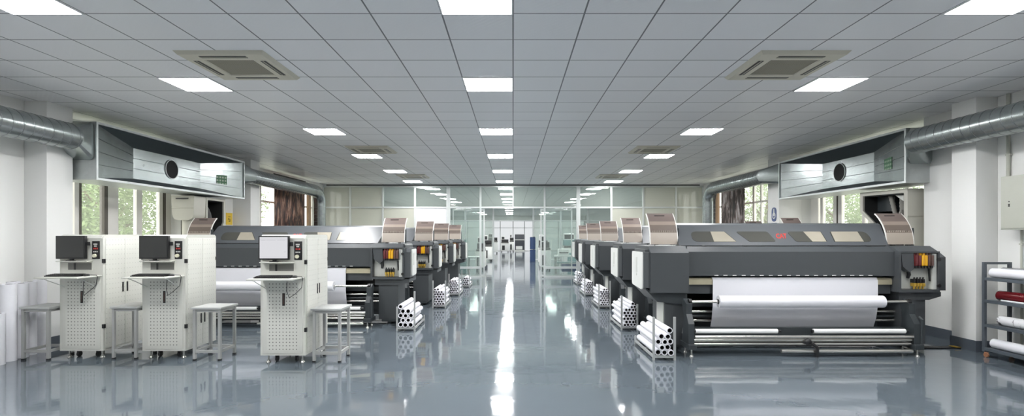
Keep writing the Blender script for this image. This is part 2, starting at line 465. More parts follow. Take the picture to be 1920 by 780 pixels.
window(1, 8.8, 12.75, .95, 3.47, [(8.8, 8.9), (9.6, 9.7), (10.55, 10.68), (10.80, 10.88), (11.56, 11.68), (11.74, 11.86), (12.26, 12.36), (12.45, 12.75)], [(11.69, 11.73)])
window(1, 14.3, 19.0, .95, 3.47, [(14.3, 14.42), (15.3, 15.36), (15.75, 15.85), (17.0, 17.1), (18.0, 18.1), (18.9, 19.0)], [(14.42, 14.62)])

# glass partition at the end of the hall
px = [-7.35, -6.29, -5.03, -3.79, -2.5, -1.26, 1.22, 2.52, 3.80, 5.03, 6.30, 7.35]
TZ = 2.70
m = MB()
for i, x in enumerate(px):
    w = .075 if abs(abs(x)-2.5) < .05 else .035
    if abs(x) > 7: w = .02
    m.box(x-w, x+w, GY-.04, GY+.04, 0, CH-.05)
m.box(-.02, .02, GY-.03, GY+.03, TZ, CH-.05)
for a, b in zip(px, px[1:]):
    m.box(a, b, GY-.035, GY+.035, TZ-.03, TZ+.03); m.box(a, b, GY-.035, GY+.035, CH-.11, CH-.05)
    if not (a < 0 < b):
        m.box(a, b, GY-.035, GY+.035, .33, .42); m.box(a, b, GY-.045, GY+.045, 0, .06)
struct(m.build('wall_back', FRAMEG, smooth=False))
for i, (a, b) in enumerate(zip(px, px[1:])):
    door = a < 0 < b
    for z0, z1, k in ((TZ+.03, CH-.11, 't'), (.42, TZ-.03, 'm'), (.06, .33, 'b')):
        if door and k != 't': continue
        WN[0] += 1
        outer = (i <= 2 or i >= 8)
        mat = GLT if k == 't' and not outer else (GLF if outer else GLP)
        if k == 't' and i in (2, 8): mat = GLT
        if i == 3 and k == 'm': mat = WBOARD
        g = MB(); g.box(a+.03, b-.03, GY-.005, GY+.005, z0, z1)
        struct(g.build('window_%d' % WN[0], mat, smooth=False))
# open sliding door leaves of the passage
for sx in (-1, 1):
    WN[0] += 1
    f = MB(); x0, x1 = (-2.35, -1.10) if sx < 0 else (1.06, 2.3)
    f.ring([(x0, .02), (x1, .02), (x1, TZ-.05), (x0, TZ-.05)], [(x0+.05, .1), (x1-.05, .1), (x1-.05, TZ-.12), (x0+.05, TZ-.12)], 'y', GY+.07, GY+.11)
    d = struct(f.build('door_%d' % (1 if sx < 0 else 2), FRAMEG, smooth=False))
    g = MB(); g.box(x0+.05, x1-.05, GY+.085, GY+.095, .1, TZ-.12); g.build('pane', GLP, d, smooth=False)
# second partition further back
Y2 = 34.3
m = MB()
p2 = [-7.35, -5.0, -3.2, -1.32, 1.36, 3.2, 5.0, 7.35]
for x in p2: m.box(x-.06, x+.06, Y2-.05, Y2+.05, 0, CH-.001)
for a, b in zip(p2, p2[1:]):
    m.box(a, b, Y2-.045, Y2+.045, 2.55, 2.62); m.box(a, b, Y2-.045, Y2+.045, CH-.1, CH-.001)
struct(m.build('wall_middle', FRAMEG, smooth=False))
for a, b in zip(p2, p2[1:]):
    WN[0] += 1
    g = MB(); g.box(a+.05, b-.05, Y2-.005, Y2+.005, 2.62, CH-.1)
    if not (a < 0 < b): g.box(a+.05, b-.05, Y2-.005, Y2+.005, .02, 2.55)
    struct(g.build('window_%d' % WN[0], GLT, smooth=False))
# far wall: white backlit windows behind a mullion grid
m = MB()
fx = [-7.2, -4.6, -3.3, -2.05, -1.3, -.0, 1.15, 2.0, 3.3, 4.6, 7.2]
for x in fx: m.box(x-.04, x+.04, FY-.06, FY-.001, 0, 3.05)
m.box(-7.2, 7.2, FY-.06, FY-.001, 3.0, 3.07); m.box(-7.2, 7.2, FY-.06, FY-.001, 2.32, 2.37)
struct(m.build('trim_2', pbr('far_mullion', (.42, .44, .44), .5), smooth=False))
for a, b in zip(fx, fx[1:]):
    WN[0] += 1
    g = MB(); g.box(a+.04, b-.04, FY-.03, FY-.001, .05, 3.0); struct(g.build('window_%d' % WN[0], FARW, smooth=False))

# outside: ground and trees beyond the side windows
m = MB(); m.box(-30, -7.9, -6, 40, -.6, -.5); m.box(7.9, 30, -6, 40, -.6, -.5); struct(m.build('ground', GROUND, smooth=False))
def tree(label, loc, h, mat, seed, n=11000):
    rnd = random.Random(seed)
    t = thing('tree', label, 'tree', loc, group='trees outside the windows')
    k = MB(); k.sweep([(0, 0, 0), (.05, .03, h*.3), (-.03, .05, h*.55), (.06, 0, h*.8)], [.16, .13, .09, .05], 8)
    for q in range(4):
        a = q*1.6; k.sweep([(0, 0, h*(.35+.08*q)), (math.cos(a)*.7, math.sin(a)*.7, h*(.5+.08*q))], [.06, .03], 6)
    k.build('trunk', BARK, t)
    c = MB()
    for i in range(n):
        a = rnd.random()*2*PI; u = rnd.uniform(-1, 1); rr = (.55+.45*rnd.random())
        R = 1.55+.25*math.sin(3*a)+.2*math.sin(5*u)
        p = Vector((math.sqrt(1-u*u)*math.cos(a)*R*rr, math.sqrt(1-u*u)*math.sin(a)*R*rr, h*.62+u*h*.42*rr))
        d1 = Vector((rnd.gauss(0, 1), rnd.gauss(0, 1), rnd.gauss(0, .6))).normalized(); d2 = d1.orthogonal().normalized()
        L_ = rnd.uniform(.05, .095)
        vs = [c.bm.verts.new(p+d1*L_*x+d2*L_*.5*y) for x, y in ((-1, 0), (0, -.7), (1, 0), (0, .7))]
        c.face(vs)
    c.build('crown', mat, t, smooth=False)
for i, (x, y, h, mt) in enumerate([(-12.0, 15.2, 5.2, LEAF2), (-15.6, 18.8, 5.6, LEAF), (-12.0, 20.9, 5.0, LEAF2), (12.0, 19.0, 5.2, LEAF2), (15.4, 21.6, 5.6, LEAF), (12.6, 25.4, 5.4, LEAF2)]):
    s = ['broad pale green tree outside the windows behind the operator cabinets', 'darker green tree outside the windows behind the operator cabinets, beyond the pale one',
         'pale green tree outside, behind the dark hanging print', 'pale green tree outside the windows beside the extraction cabinet',
         'darker green tree outside the windows beside the extraction cabinet, farther off', 'pale tree outside, behind the dark silver print'][i]
    tree(s, (x, y, -.5), h, mt, i+3)

# ------------------------------------------------------------------ ceiling lights and cassettes
def make_light():
    t = thing('ceiling_light', 'x', 'ceiling light', group='square ceiling light panels')
    f = MB(); a, b = .3115, .299
    f.ring([(-a, -b), (a, -b), (a, b), (-a, b)], [(-a+.014, -b+.014), (a-.014, -b+.014), (a-.014, b-.014), (-a+.014, b-.014)], 'z', CH-.014, CH-.001)
    f.build('frame', LFRAME, t, smooth=False)
    d = MB(); d.box(-a+.014, a-.014, -b+.014, b-.014, CH-.010, CH-.002); d.build('diffuser', LIGHT, t, smooth=False)
    return t
LT = make_light()
first = True
def place_light(x, y, label):
    global first
    if first: LT.location = (x, y, 0); LT['label'] = label; first = False
    else: dup(LT, label, (x, y, 0))
ys = [.88+.3, 3.88+.3, 6.28+.3, 9.28+.3, 12.28+.3, 15.28+.3, 18.28+.3]
for i, y in enumerate(ys):
    place_light(-.3125, y, 'square white ceiling light in the centre row, %s from the camera' % ORD[i])
LX = [-4.06, -4.06, -4.06, -3.52, -3.58, -3.58, -3.64]
RX = [4.06, 4.06, 4.07, 3.52, 3.58, 3.58, 3.64]
for i, y in enumerate(ys):
    place_light(LX[i], y, 'square white ceiling light in the row above the operator cabinets, %s from the camera' % ORD[i])
    place_light(RX[i], y, 'square white ceiling light in the row on the shelf-rack side, %s from the camera' % ORD[i])
for i, y in enumerate([21.58, 24.58, 27.58, 30.58]):
    for x, nm in ((-3.4, 'cabinet-side'), (-.3125, 'centre'), (3.4, 'shelf-rack-side')):
        place_light(x, y, 'square ceiling light beyond the glass partition, %s row, %s from the glass' % (nm, ORD[i] if i else 'first'))
for i, y in enumerate([36.6, 40.6, 44.6, 48.6]):
    for x, nm in ((-2.8, 'cabinet-side'), (-.3125, 'centre'), (2.8, 'shelf-rack-side')):
        place_light(x, y, 'square ceiling light in the farthest room, %s row, %s from its partition' % (nm, ORD[i] if i else 'first'))

def make_cassette():
    t = thing('ceiling_cassette', 'x', 'air conditioner', group='square ceiling air conditioner cassettes')
    a = .475; z1 = CH-.001; z0 = CH-.035
    f = MB()
    sq = lambda s: [(-s, -s), (s, -s), (s, s), (-s, s)]
    # sloped outer rim
    o1 = [f.bm.verts.new((x, y, z1)) for x, y in sq(a)]; o2 = [f.bm.verts.new((x, y, z0)) for x, y in sq(a-.03)]
    i1 = [f.bm.verts.new((x, y, z0)) for x, y in sq(.27)]; i2 = [f.bm.verts.new((x, y, z0+.022)) for x, y in sq(.25)]
    for A, B in ((o1, o2), (o2, i1), (i1, i2)):
        for i in range(4): f.face([A[i], A[(i+1) % 4], B[(i+1) % 4], B[i]])
    bmesh.ops.recalc_face_normals(f.bm, faces=f.bm.faces[:])
    f.build('panel', ACW, t, smooth=False)
    g = MB(); g.box(-.255, .255, -.255, .255, z0+.008, z0+.022); g.build('intake_grille', ACG, t, smooth=False)
    for k in range(4):
        s = MB(); c, sn = math.cos(k*PI/2), math.sin(k*PI/2)
        q = [(-.25, .335), (.25, .335), (.25, .395), (-.25, .395)]
        q = [(x*c-y*sn, x*sn+y*c) for x, y in q]
        s.prism(q, 'z', z0-.002, z0+.004); s.mi = 1
        q = [(-.25, .360), (.25, .360), (.25, .368), (-.25, .368)]
        q = [(x*c-y*sn, x*sn+y*c) for x, y in q]
        s.prism(q, 'z', z0-.006, z0-.0021)
        s.build('air_outlet', [BLACK, ACW], t, smooth=False)
    return t
CA = make_cassette(); ca_first = True
for (x, y, lab) in ((-3.1, 5.845, 'beige square air conditioner cassette in ceiling nearest the operator cabinets'),
                    (3.08, 5.845, 'beige square air conditioner cassette in ceiling nearest the shelf rack'),
                    (-3.2, 11.6, 'beige air conditioner cassette, middle one on the operator cabinet side'),
                    (3.18, 11.6, 'beige air conditioner cassette, middle one on the shelf rack side'),
                    (-3.3, 16.9, 'beige air conditioner cassette nearest the glass partition, operator cabinet side'),
                    (3.25, 16.9, 'beige air conditioner cassette nearest the glass partition, shelf rack side')):
    if ca_first: CA.location = (x, y, 0); CA['label'] = lab; ca_first = False
    else: dup(CA, lab, (x, y, 0))

# ------------------------------------------------------------------ exhaust hoods and ducts
def helix(mb, p0, p1, R, pitch, r=.0035, per=20):
    p0, p1 = Vector(p0), Vector(p1); L_ = (p1-p0).length; d, u, w = mb.frame_of(p0, p1)
    n = int(L_/pitch*per)
    pts = []
    for i in range(n+1):
        t = i/per*2*PI
        pts.append(p0+d*(i/per*pitch)+(u*math.cos(t)+w*math.sin(t))*R)
    mb.sweep(pts, r, 5)
def make_hood(sx, ynear, yfar, label):
    """shallow galvanised capture hood open towards the aisle; sx = side of the hall"""
    t = thing('exhaust_hood', label, 'exhaust hood', (0, 0, 0), group='long exhaust hoods on the side walls')
    X = lambda v: sx*v
    xf, xb, xw = 6.44, 6.84, 7.12
    z0, z1 = 2.50, 3.40; y0, y1 = ynear, yfar
    fw = .035
    by0, by1, bz0, bz1 = y0+1.32, y1-1.08, 2.66, 3.21
    def quad(mb, pts, seams=0, thick=.008):
        v = [mb.bm.verts.new((X(p[0]), p[1], p[2])) for p in pts]; mb.face(v)
    f = MB()
    f.ring([(y0, z0), (y1, z0), (y1, z1), (y0, z1)], [(y0+fw, z0+fw), (y1-fw, z0+fw), (y1-fw, z1-fw), (y0+fw, z1-fw)], 'x', X(xf-.012), X(xf+.03))
    f.build('front_frame', GALVF, t, smooth=False)
    s = MB()      # outer shell
    for a in ((y0, y0+.006), (y1-.006, y1)): s.box(X(xf+.03), X(xw), a[0], a[1], z0, z1)
    s.box(X(xf+.03), X(xw), y0+.006, y1-.006, z1-.006, z1); s.box(X(xf+.03), X(xw), y0+.006, y1-.006, z0, z0+.006)
    s.box(X(xw-.006), X(xw), y0+.006, y1-.006, z0+.006, z1-.006)
    s.build('outer_shell', GALVF, t, smooth=False)
    A = [(xf+.02, y0+fw, z0+fw), (xf+.02, y1-fw, z0+fw), (xf+.02, y1-fw, z1-fw), (xf+.02, y0+fw, z1-fw)]
    B = [(xb, by0, bz0), (xb, by1, bz0), (xb, by1, bz1), (xb, by0, bz1)]
    def panel(name, mat, a, b, c, d, seams=3):
        mb = MB(); quad(mb, (a, b, c, d)); mb.mi = 0
        # raised standing seams along the panel
        va, vb, vc, vd = [Vector((X(p[0]), p[1], p[2])) for p in (a, b, c, d)]
        nrm = (vb-va).cross(vd-va).normalized()
        if nrm.x*sx > 0: nrm = -nrm
        for k in range(1, seams+1):
            q = k/(seams+1.0)
            p0_, p1_ = va.lerp(vd, q)+nrm*.003, vb.lerp(vc, q)+nrm*.003
            mb.sweep([p0_, p1_], .0042, 6)
        return mb.build(name, mat, t, smooth=True)
    panel('near_side_panel', GALV, A[0], B[0], B[3], A[3])
    far = panel('far_side_panel', GALV, B[1], A[1], A[2], B[2])
    bk = panel('back_panel', GALV, B[0], B[1], B[2], B[3], 2)
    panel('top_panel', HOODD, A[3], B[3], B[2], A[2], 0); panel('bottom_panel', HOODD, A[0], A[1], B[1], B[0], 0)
    yc = (10.25 if sx < 0 else 10.72)
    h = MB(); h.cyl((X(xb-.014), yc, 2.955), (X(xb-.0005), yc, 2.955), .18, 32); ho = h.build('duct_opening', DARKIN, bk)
    h = MB(); h.tube((X(xb-.018), yc, 2.955), (X(xb-.0005), yc, 2.955), .192, .18, 32); h.build('rim', GALVF, bk)
    # green sticker on one splayed panel
    P = A[1], A[2], B[1], B[2]
    if sx < 0: e0, e1, side = (B[1], B[2]), (A[1], A[2]), far
    else:
        e0, e1 = (B[0], B[3]), (A[0], A[3]); side = [c for c in kids(t) if c.name.startswith('near_side')][0]
    def onp(a, b):
        lo = Vector(e0[0]).lerp(Vector(e1[0]), a); hi = Vector(e0[1]).lerp(Vector(e1[1]), a); p = lo.lerp(hi, b)
        return Vector((X(p.x-.007), p.y, p.z))
    st = MB(); c = [onp(.36, .30), onp(.60, .30), onp(.60, .60), onp(.36, .60)]
    st.face([st.bm.verts.new(p) for p in c]); stk = st.build('green_sticker', GREEN, side, smooth=False); stk['label'] = 'green printed sticker'
    return t
make_hood(-1, 7.90, 12.27, 'long galvanised exhaust hood above the windows behind the operator cabinets')
make_hood(1, 8.38, 12.40, 'long galvanised exhaust hood above the beige extraction cabinet')

def transition(mb, cx, cz, r, y_c, rect, y_r, n=32):
    """round-to-rectangular sheet transition: circle at y_c to rectangle (x0,x1,z0,z1) at y_r"""
    x0, x1, z0, z1 = rect; A = []; B = []
    for i in range(n):
        a = 2*PI*(i+.5)/n; A.append(mb.bm.verts.new((cx+r*math.cos(a), y_c, cz+r*math.sin(a))))
        c, s = math.cos(a), math.sin(a); k = max(abs(c), abs(s))
        B.append(mb.bm.verts.new(((x0+x1)/2+c/k*(x1-x0)/2, y_r, (z0+z1)/2+s/k*(z1-z0)/2)))
    for i in range(n): mb.face([A[i], A[(i+1) % n], B[(i+1) % n], B[i]])
def near_duct(sx, ax, cz, y_end, y_hood, label):
    t = thing('ventilation_duct', label, 'duct')
    R = .19
    d = MB(); d.cyl((sx*ax, -2.5, cz), (sx*ax, y_end, cz), R, 32, caps=False); tb = d.build('pipe', GALV, t)
    h = MB(); helix(h, (sx*ax, 3.0, cz), (sx*ax, y_end, cz), R+.001, .145); h.build('spiral_seam', GALVD, tb)
    c = MB(); transition(c, sx*ax, cz, R, y_end, (min(sx*6.46, sx*6.86), max(sx*6.46, sx*6.86), cz-.30, cz+.285), y_hood)
    bmesh.ops.recalc_face_normals(c.bm, faces=c.bm.faces[:]); c.build('transition', GALV, t, angle=25)
near_duct(-1, 6.53, 3.10, 7.56, 7.885, 'round spiral steel duct above the standing paper rolls')
near_duct(1, 6.30, 3.11, 8.0, 8.365, 'round spiral steel duct above the electrical cabinet and shelf rack')
def far_duct(sx, ax, cz, y_hood, y_bend, tail, label):
    t = thing('ventilation_duct', label, 'duct')
    R = .19; y0 = y_hood+.42
    pts = [(sx*ax, y0, cz)]
    pts.append((sx*ax, y_bend-.42, cz))
    for k in range(1, 7):
        a = k/6*PI/2; pts.append((sx*ax, y_bend-.42+.42*math.sin(a), cz-.42+.42*math.cos(a)))
    pts += tail
    d = MB(); d.sweep(pts, R, 28, caps=False); tb = d.build('pipe', GALV, t)
    h = MB(); helix(h, (sx*ax, y0, cz), (sx*ax, y_bend-.42, cz), R+.001, .145)
    helix(h, pts[7], tail[0], R+.001, .12, .003); h.build('spiral_seam', GALVD, tb)
    c = MB(); transition(c, sx*ax, cz, R, y0, (min(sx*6.46, sx*6.9), max(sx*6.46, sx*6.9), cz-.22, cz+.285), y_hood+.012)
    bmesh.ops.recalc_face_normals(c.bm, faces=c.bm.faces[:]); c.build('transition', GALV, t, angle=25)
far_duct(-1, 6.53, 3.10, 12.27, 17.3, [(-6.53, 17.3, .01)], 'steel duct bending down beside the dark red hanging print')
far_duct(1, 6.30, 3.11, 12.40, 16.45, [(6.30, 16.45, .01)], 'steel duct bending down beside the dark silver hanging print')

# ------------------------------------------------------------------ wide-format printer
def rounded(poly, r, n=4):
    out = []; N_ = len(poly)
    for i in range(N_):
        p0, p, p1 = Vector(poly[i-1]), Vector(poly[i]), Vector(poly[(i+1) % N_])
        rr = r[i] if isinstance(r, (list, tuple)) else r
        a = (p0-p).normalized(); b = (p1-p).normalized()
        ang = a.angle(b); t = min(rr/math.tan(ang/2), (p0-p).length*.49, (p1-p).length*.49)
        s, e = p+a*t, p+b*t
        for k in range(n+1):
            q = k/n; out.append(tuple((1-q)**2*s+2*q*(1-q)*p+q*q*e))
    return out
def make_printer():
    t = thing('wide_format_printer', 'x', 'printer', group='grey wide format printers in two rows')
    OX, OY = 4.0, 6.9
    def loc(v):  # shift world measured on the front right printer into local space
        return v
    class PB(MB):
        def build(s, name, mats, parent=None, **k):
            bmesh.ops.translate(s.bm, verts=s.bm.verts[:], vec=(-OX, -OY, 0))
            return MB.build(s, name, mats, parent, **k)
    # main beam
    b = PB(); b.prism([(7.30, 1.062), (7.30, 1.405), (7.42, 1.478), (8.15, 1.478), (8.15, .82), (7.52, .82), (7.52, 1.062)], 'x', 2.462, 5.44)
    beam = b.build('carriage_beam', GREY, t, smooth=False)
    p = PB(); p.box(2.50, 5.44, 7.385, 7.50, .80, 1.01); p.build('front_apron', GREY, t, smooth=False)
    p = PB(); p.prism([(7.34, .935), (7.34, 1.0), (7.36, 1.028), (7.51, 1.028), (7.51, 1.012), (7.38, 1.012), (7.38, .935)], 'x', 2.51, 5.435)
    p.build('platen', BRONZE, t, smooth=False)
    for k in range(18):
        x = 2.87+k*.129
        q = PB(); q.box(x, x+.056, 7.291, 7.2995, 1.063, 1.074, .003); q.build('pinch_roller', TUBEW, t, smooth=False)
    # hinged lid with four windows
    L0, L1 = Vector((7.50, 1.492)), Vector((7.80, 1.80))
    l = PB(); l.prism([tuple(L0), tuple(L1), (7.86, 1.825), (8.16, 1.825), (8.20, 1.80), (8.20, 1.492)], 'x', 0, 1)
    for v in l.bm.verts:      # taper the lid ends
        k = (v.co.z-1.492)/.333
        v.co.x = (2.43+.07*k) if v.co.x < .5 else (5.50+.10*k)
    lid = l.build('lid', GREYL, t, smooth=False)
    m_ = PB(); m_.box(2.46, 5.46, 7.49, 7.51, 1.479, 1.492); m_.build('lid_seal', BLACK, t, smooth=False)
    sl = (L1-L0).normalized(); nr = Vector((-sl.y, sl.x))
    def on(x, v, off):
        q = L0+(L1-L0)*v+nr*off; return (x, q.x, q.y)
    zx = lambda q, d=7.62: (1260+q/2.437-962)*d/960
    wins = [([(90, .17), (288, .17), (250, .66), (90, .66)], [.09, .02, .04, .09]),
            ([(345, .17), (466, .17), (446, .66), (300, .66)], [.05, .03, .05, .02]),
            ([(556, .17), (697, .17), (694, .66), (536, .66)], [.05, .02, .02, .04]),
            ([(729, .17), (905, .17), (900, .66), (735, .66)], [.02, .09, .09, .02])]
    slope = (L1-L0).length
    for pl, rr in wins:
        poly = rounded([(zx(a), v*slope) for a, v in pl], rr, 5)
        w = PB()
        A = [w.bm.verts.new(on(x, v/slope, .0035)) for x, v in poly]; B = [w.bm.verts.new(on(x, v/slope, -.01)) for x, v in poly]
        w.face(A)
        for i in range(len(A)): w.face([A[i], B[i], B[(i+1) % len(A)], A[(i+1) % len(A)]])
        bmesh.ops.recalc_face_normals(w.bm, faces=w.bm.faces[:])
        wo = w.build('lid_window', SMOKE, lid, smooth=False)
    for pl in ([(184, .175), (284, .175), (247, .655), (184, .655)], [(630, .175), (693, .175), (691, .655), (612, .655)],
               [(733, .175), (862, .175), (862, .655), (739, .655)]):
        w = PB()  # pale slab painting the bright see-through part onto the smoked window
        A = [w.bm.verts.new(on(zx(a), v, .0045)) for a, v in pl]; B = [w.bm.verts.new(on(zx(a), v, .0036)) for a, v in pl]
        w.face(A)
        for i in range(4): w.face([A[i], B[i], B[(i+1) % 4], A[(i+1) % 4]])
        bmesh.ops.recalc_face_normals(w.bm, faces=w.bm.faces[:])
        w.build('window_inlay', SEETHRU, lid, smooth=False)
    M_ = Matrix(((1, 0, 0, zx(498)-OX), (0, sl.x, nr.x, 0), (0, sl.y, nr.y, 0), (0, 0, 0, 1)))
    q = L0+(L1-L0)*.43+nr*.003
    M_[1][3] = q.x-OY; M_[2][3] = q.y
    text_mesh('logo', 'CAT', .14, RED, lid, M_, shear=.35, bold=.004, squeeze=.58)
    for x in (2.75, 3.35, 4.6, 5.15):
        g = PB(); g.box(x, x+.05, 7.43, 7.495, 1.479, 1.495, .004); g.build('lid_latch', BLACK, t, smooth=False)
    # left service block
    b = PB(); b.prism([(7.16, .835), (7.16, 1.395), (7.31, 1.487), (8.06, 1.487), (8.06, .835)], 'x', 1.925, 2.46)
    b.box(2.46, 2.475, 7.28, 7.5, 1.40, 1.485)
    blk = b.build('service_block', GREY, t, smooth=False)
    b = PB(); b.prism([(1.845, 7.24), (1.90, 7.18), (1.924, 7.18), (1.924, 8.0), (1.845, 7.95)], 'z', .90, 1.40)
    b.prism([(1.87, 7.26), (1.924, 7.24), (1.924, 7.9), (1.87, 7.88)], 'z', 1.40, 1.44)
    sc = b.build('side_cover', GREY, t, smooth=False)
    b = PB(); b.prism(rounded([(7.25, .87), (7.86, .90), (7.86, 1.40), (7.25, 1.40)], .05), 'x', 1.825, 1.844)
    sd = b.build('side_door', WHITEP, t)
    b = PB(); b.box(1.820, 1.8255, 7.52, 7.60, 1.10, 1.32, .002); b.sphere((1.826, 7.56, 1.07), .022, (.4, 1, 1), 10, 6); b.build('door_pull', LPLATE, sd)
    b = PB(); b.prism([(1.95, .834), (1.88, .90), (1.88, .87), (2.04, .70), (2.46, .66), (2.46, .834)], 'y', 7.24, 7.95); b.build('block_bracket', DGREY, t, smooth=False)
    b = PB(); b.box(2.16, 2.455, 7.28, 7.92, .085, .834); ped = b.build('left_pedestal', GREY, t, smooth=False)
    b = PB(); b.box(2.146, 2.160, 7.33, 7.66, .36, .70, .003); b.build('side_plate', LPLATE, ped, smooth=False)
    b = PB(); b.box(2.31, 2.40, 7.273, 7.280, .67, .715, .002); b.build('name_plate', WHITEP, ped, smooth=False)
    b = PB(); b.prism([(2.40, .25), (2.45, .25), (2.455, .66)], 'y', 7.262, 7.279); b.build('side_rib', LPLATE, ped, smooth=False)
    # right ink station: open box with a pale back panel
    b = PB()
    out = rounded([(5.441, .835), (6.02, .835), (6.02, 1.487), (5.441, 1.487)], [.01, .01, .06, .01])
    b.prism(out, 'y', 7.36, 8.06)
    inn = [(5.475, .87), (5.995, .87), (5.995, 1.395), (5.475, 1.395)]
    o2 = [(5.441, .835), (6.02, .835), (6.02, 1.415), (5.441, 1.415)]
    b.ring(o2, inn, 'y', 7.22, 7.36)
    b.prism([(7.22, 1.415), (7.36, 1.487), (7.36, 1.40)], 'x', 5.441, 5.99)
    st = b.build('ink_station', GREY, t, smooth=False)
    b = PB(); b.prism([(7.25, .86), (7.25, 1.33), (7.36, 1.40), (7.80, 1.40), (7.80, .86)], 'x', 6.021, 6.125); rsc = b.build('side_cover', GREY, t, smooth=False)
    b = PB(); b.prism(rounded([(7.34, .88), (7.74, .90), (7.74, 1.38), (7.34, 1.38)], .05), 'x', 6.126, 6.146); sd = b.build('side_door', WHITEP, t)
    b = PB(); b.box(6.1462, 6.151, 7.44, 7.50, 1.08, 1.30, .002); b.build('door_pull', LPLATE, sd, smooth=False)
    b = PB(); b.box(5.48, 5.99, 7.345, 7.359, .875, 1.39); b.box(5.93, 5.99, 7.24, 7.345, .875, 1.38, .004); b.build('back_plate', LPLATE, st, smooth=False)
    b = PB(); b.prism([(5.48, 1.39), (5.65, 1.39), (5.66, 1.17), (5.60, 1.12), (5.50, 1.20)], 'y', 7.225, 7.34); b.build('tank_bracket', GREY, st, smooth=False)
    tx = 5.665
    for mat, n in ((INKR, 2), (INKY, 2), (INKB, 2)):
        for k in range(n):
            w = .044
            b = PB(); b.box(tx, tx+w-.004, 7.20, 7.33, 1.21, 1.36, .012); b.cyl((tx+w/2, 7.265, 1.36), (tx+w/2, 7.265, 1.388), .019, 12)
            tk = b.build('ink_tank', mat, t)
            b = PB(); b.box(tx+.006, tx+w-.01, 7.215, 7.30, 1.175, 1.209, .004); b.build('tank_nozzle', BLACK, tk, smooth=False)
            tx += w
    b = PB(); b.box(tx+.004, tx+.028, 7.23, 7.33, 1.19, 1.37, .01); b.build('clear_tank', INKC, t)
    b = PB(); b.sweep([(5.63, 7.30, 1.17), (5.635, 7.29, 1.08), (5.625, 7.30, 1.03)], [.024, .026, .02], 8); b.build('pump', BLACK, t)
    b = PB(); b.sweep([(5.905, 7.27, 1.17), (5.915, 7.27, .99)], [.016, .012], 8); b.build('ink_lever', BLACK, t)
    for k in range(4):
        x = 5.70+k*.042
        b = PB(); b.box(x-.015, x+.015, 7.26, 7.33, .965, 1.02, .004); b.cyl((x, 7.28, 1.02), (x+.006, 7.28, 1.045), .010, 8); vv = b.build('valve', BLACK, t)
        b = PB(); b.box(x-.016, x+.016, 7.25, 7.33, .915, .962, .005); b.cyl((x, 7.28, .88), (x, 7.28, .915), .012, 8); b.build('valve_body', GOLD, vv)
    for z in (1.30, .93):
        b = PB(); b.cyl((6.0, 7.205, z), (6.0, 7.225, z), .026, 14); b.build('clamp_knob', BLACK, t)
    b = PB(); b.prism([(5.50, .834), (6.10, .834), (6.10, .77), (5.93, .72), (5.50, .72)], 'y', 7.30, 7.95); b.build('station_bracket', GREY, t, smooth=False)
    b = PB(); b.box(5.56, 5.90, 7.33, 7.92, .085, .72); b.build('right_pedestal', GREY, t, smooth=False)
    # feet beams and levelling feet
    for nm, xa, xb in (('foot_beam', 2.20, 2.42), ('foot_beam', 5.62, 5.86)):
        b = PB(); b.box(xa, xb, 7.30, 8.25, .045, .085)
        for y in (7.36, 8.2): b.cyl(((xa+xb)/2, y, 0), ((xa+xb)/2, y, .045), .035, 12)
        b.build(nm, DGREY, t, smooth=False)
    # rear cross structure under the beam
    b = PB(); b.box(2.455, 5.56, 7.82, 7.92, .10, .45); b.box(2.455, 5.56, 7.60, 7.66, .58, .66); b.build('cross_beam', DGREY, t, smooth=False)
    b = PB(); b.box(2.455, 5.56, 7.925, 7.95, .085, .83); b.build('rear_panel', BLACK, t, smooth=False)
    for z, mt in ((.53, STEEL), (.46, DGREY), (.40, STEEL)):
        b = PB(); b.cyl((2.456, 7.48, z), (5.558, 7.48, z), .018, 12); b.build('guide_bar', mt, t)
    # take-up stand: side brackets, tubes, clamp
    for sx, x0, x1 in (('l', 2.375, 2.455), ('r', 5.43, 5.51)):
        b = PB()
        b.prism([(6.93, .16), (6.93, .44), (7.02, .56), (7.02, .70), (7.14, .76), (7.20, .70), (7.14, .54), (7.20, .16)], 'x', x0, x1)
        b.box(x0-.02, x1+.02, 6.88, 7.24, .10, .165, .01)
        br = b.build('takeup_bracket', DGREY, t, smooth=False)
        for y in (6.93, 7.19):
            b = PB(); b.cyl(((x0+x1)/2, y, .022), ((x0+x1)/2, y, .10), .012, 8); b.cyl(((x0+x1)/2, y, 0), ((x0+x1)/2, y, .022), .03, 12, r2=.02); b.build('levelling_foot', STEEL, br)
    b = PB(); b.sweep([(5.53, 6.93, .17), (5.53, 6.92, .50), (5.52, 6.96, .53)], .018, 8); b.build('tension_arm', DGREY, t)
    b = PB(); b.box(2.455, 5.43, 7.10, 7.18, .24, .36); b.build('takeup_rail', DGREY, t, smooth=False)
    b = PB(); b.box(2.455, 5.43, 7.12, 7.19, .10, .19); b.build('lower_rail', BLACK, t, smooth=False)
    b = PB(); b.cyl((2.43, 7.07, .725), (5.46, 7.07, .725), .020, 14); b.build('takeup_shaft', STEEL, t)
    for x in (2.42, 5.44):
        b = PB(); b.cyl((x, 7.07, .725), (x+.04, 7.07, .725), .04, 14); b.build('shaft_chuck', BLACK, t)
    for xa, xb in ((2.485, 3.60), (4.09, 5.34)):
        b = PB(); b.cyl((xa, 6.98, .335), (xb, 6.98, .335), .031, 16); tb = b.build('white_tube', TUBEW, t)
        b = PB(); b.cyl((xa-.02, 6.98, .335), (xa, 6.98, .335), .024, 12); b.cyl((xb, 6.98, .335), (xb+.05, 6.98, .335), .016, 12); b.build('tube_end', BLACK, tb)
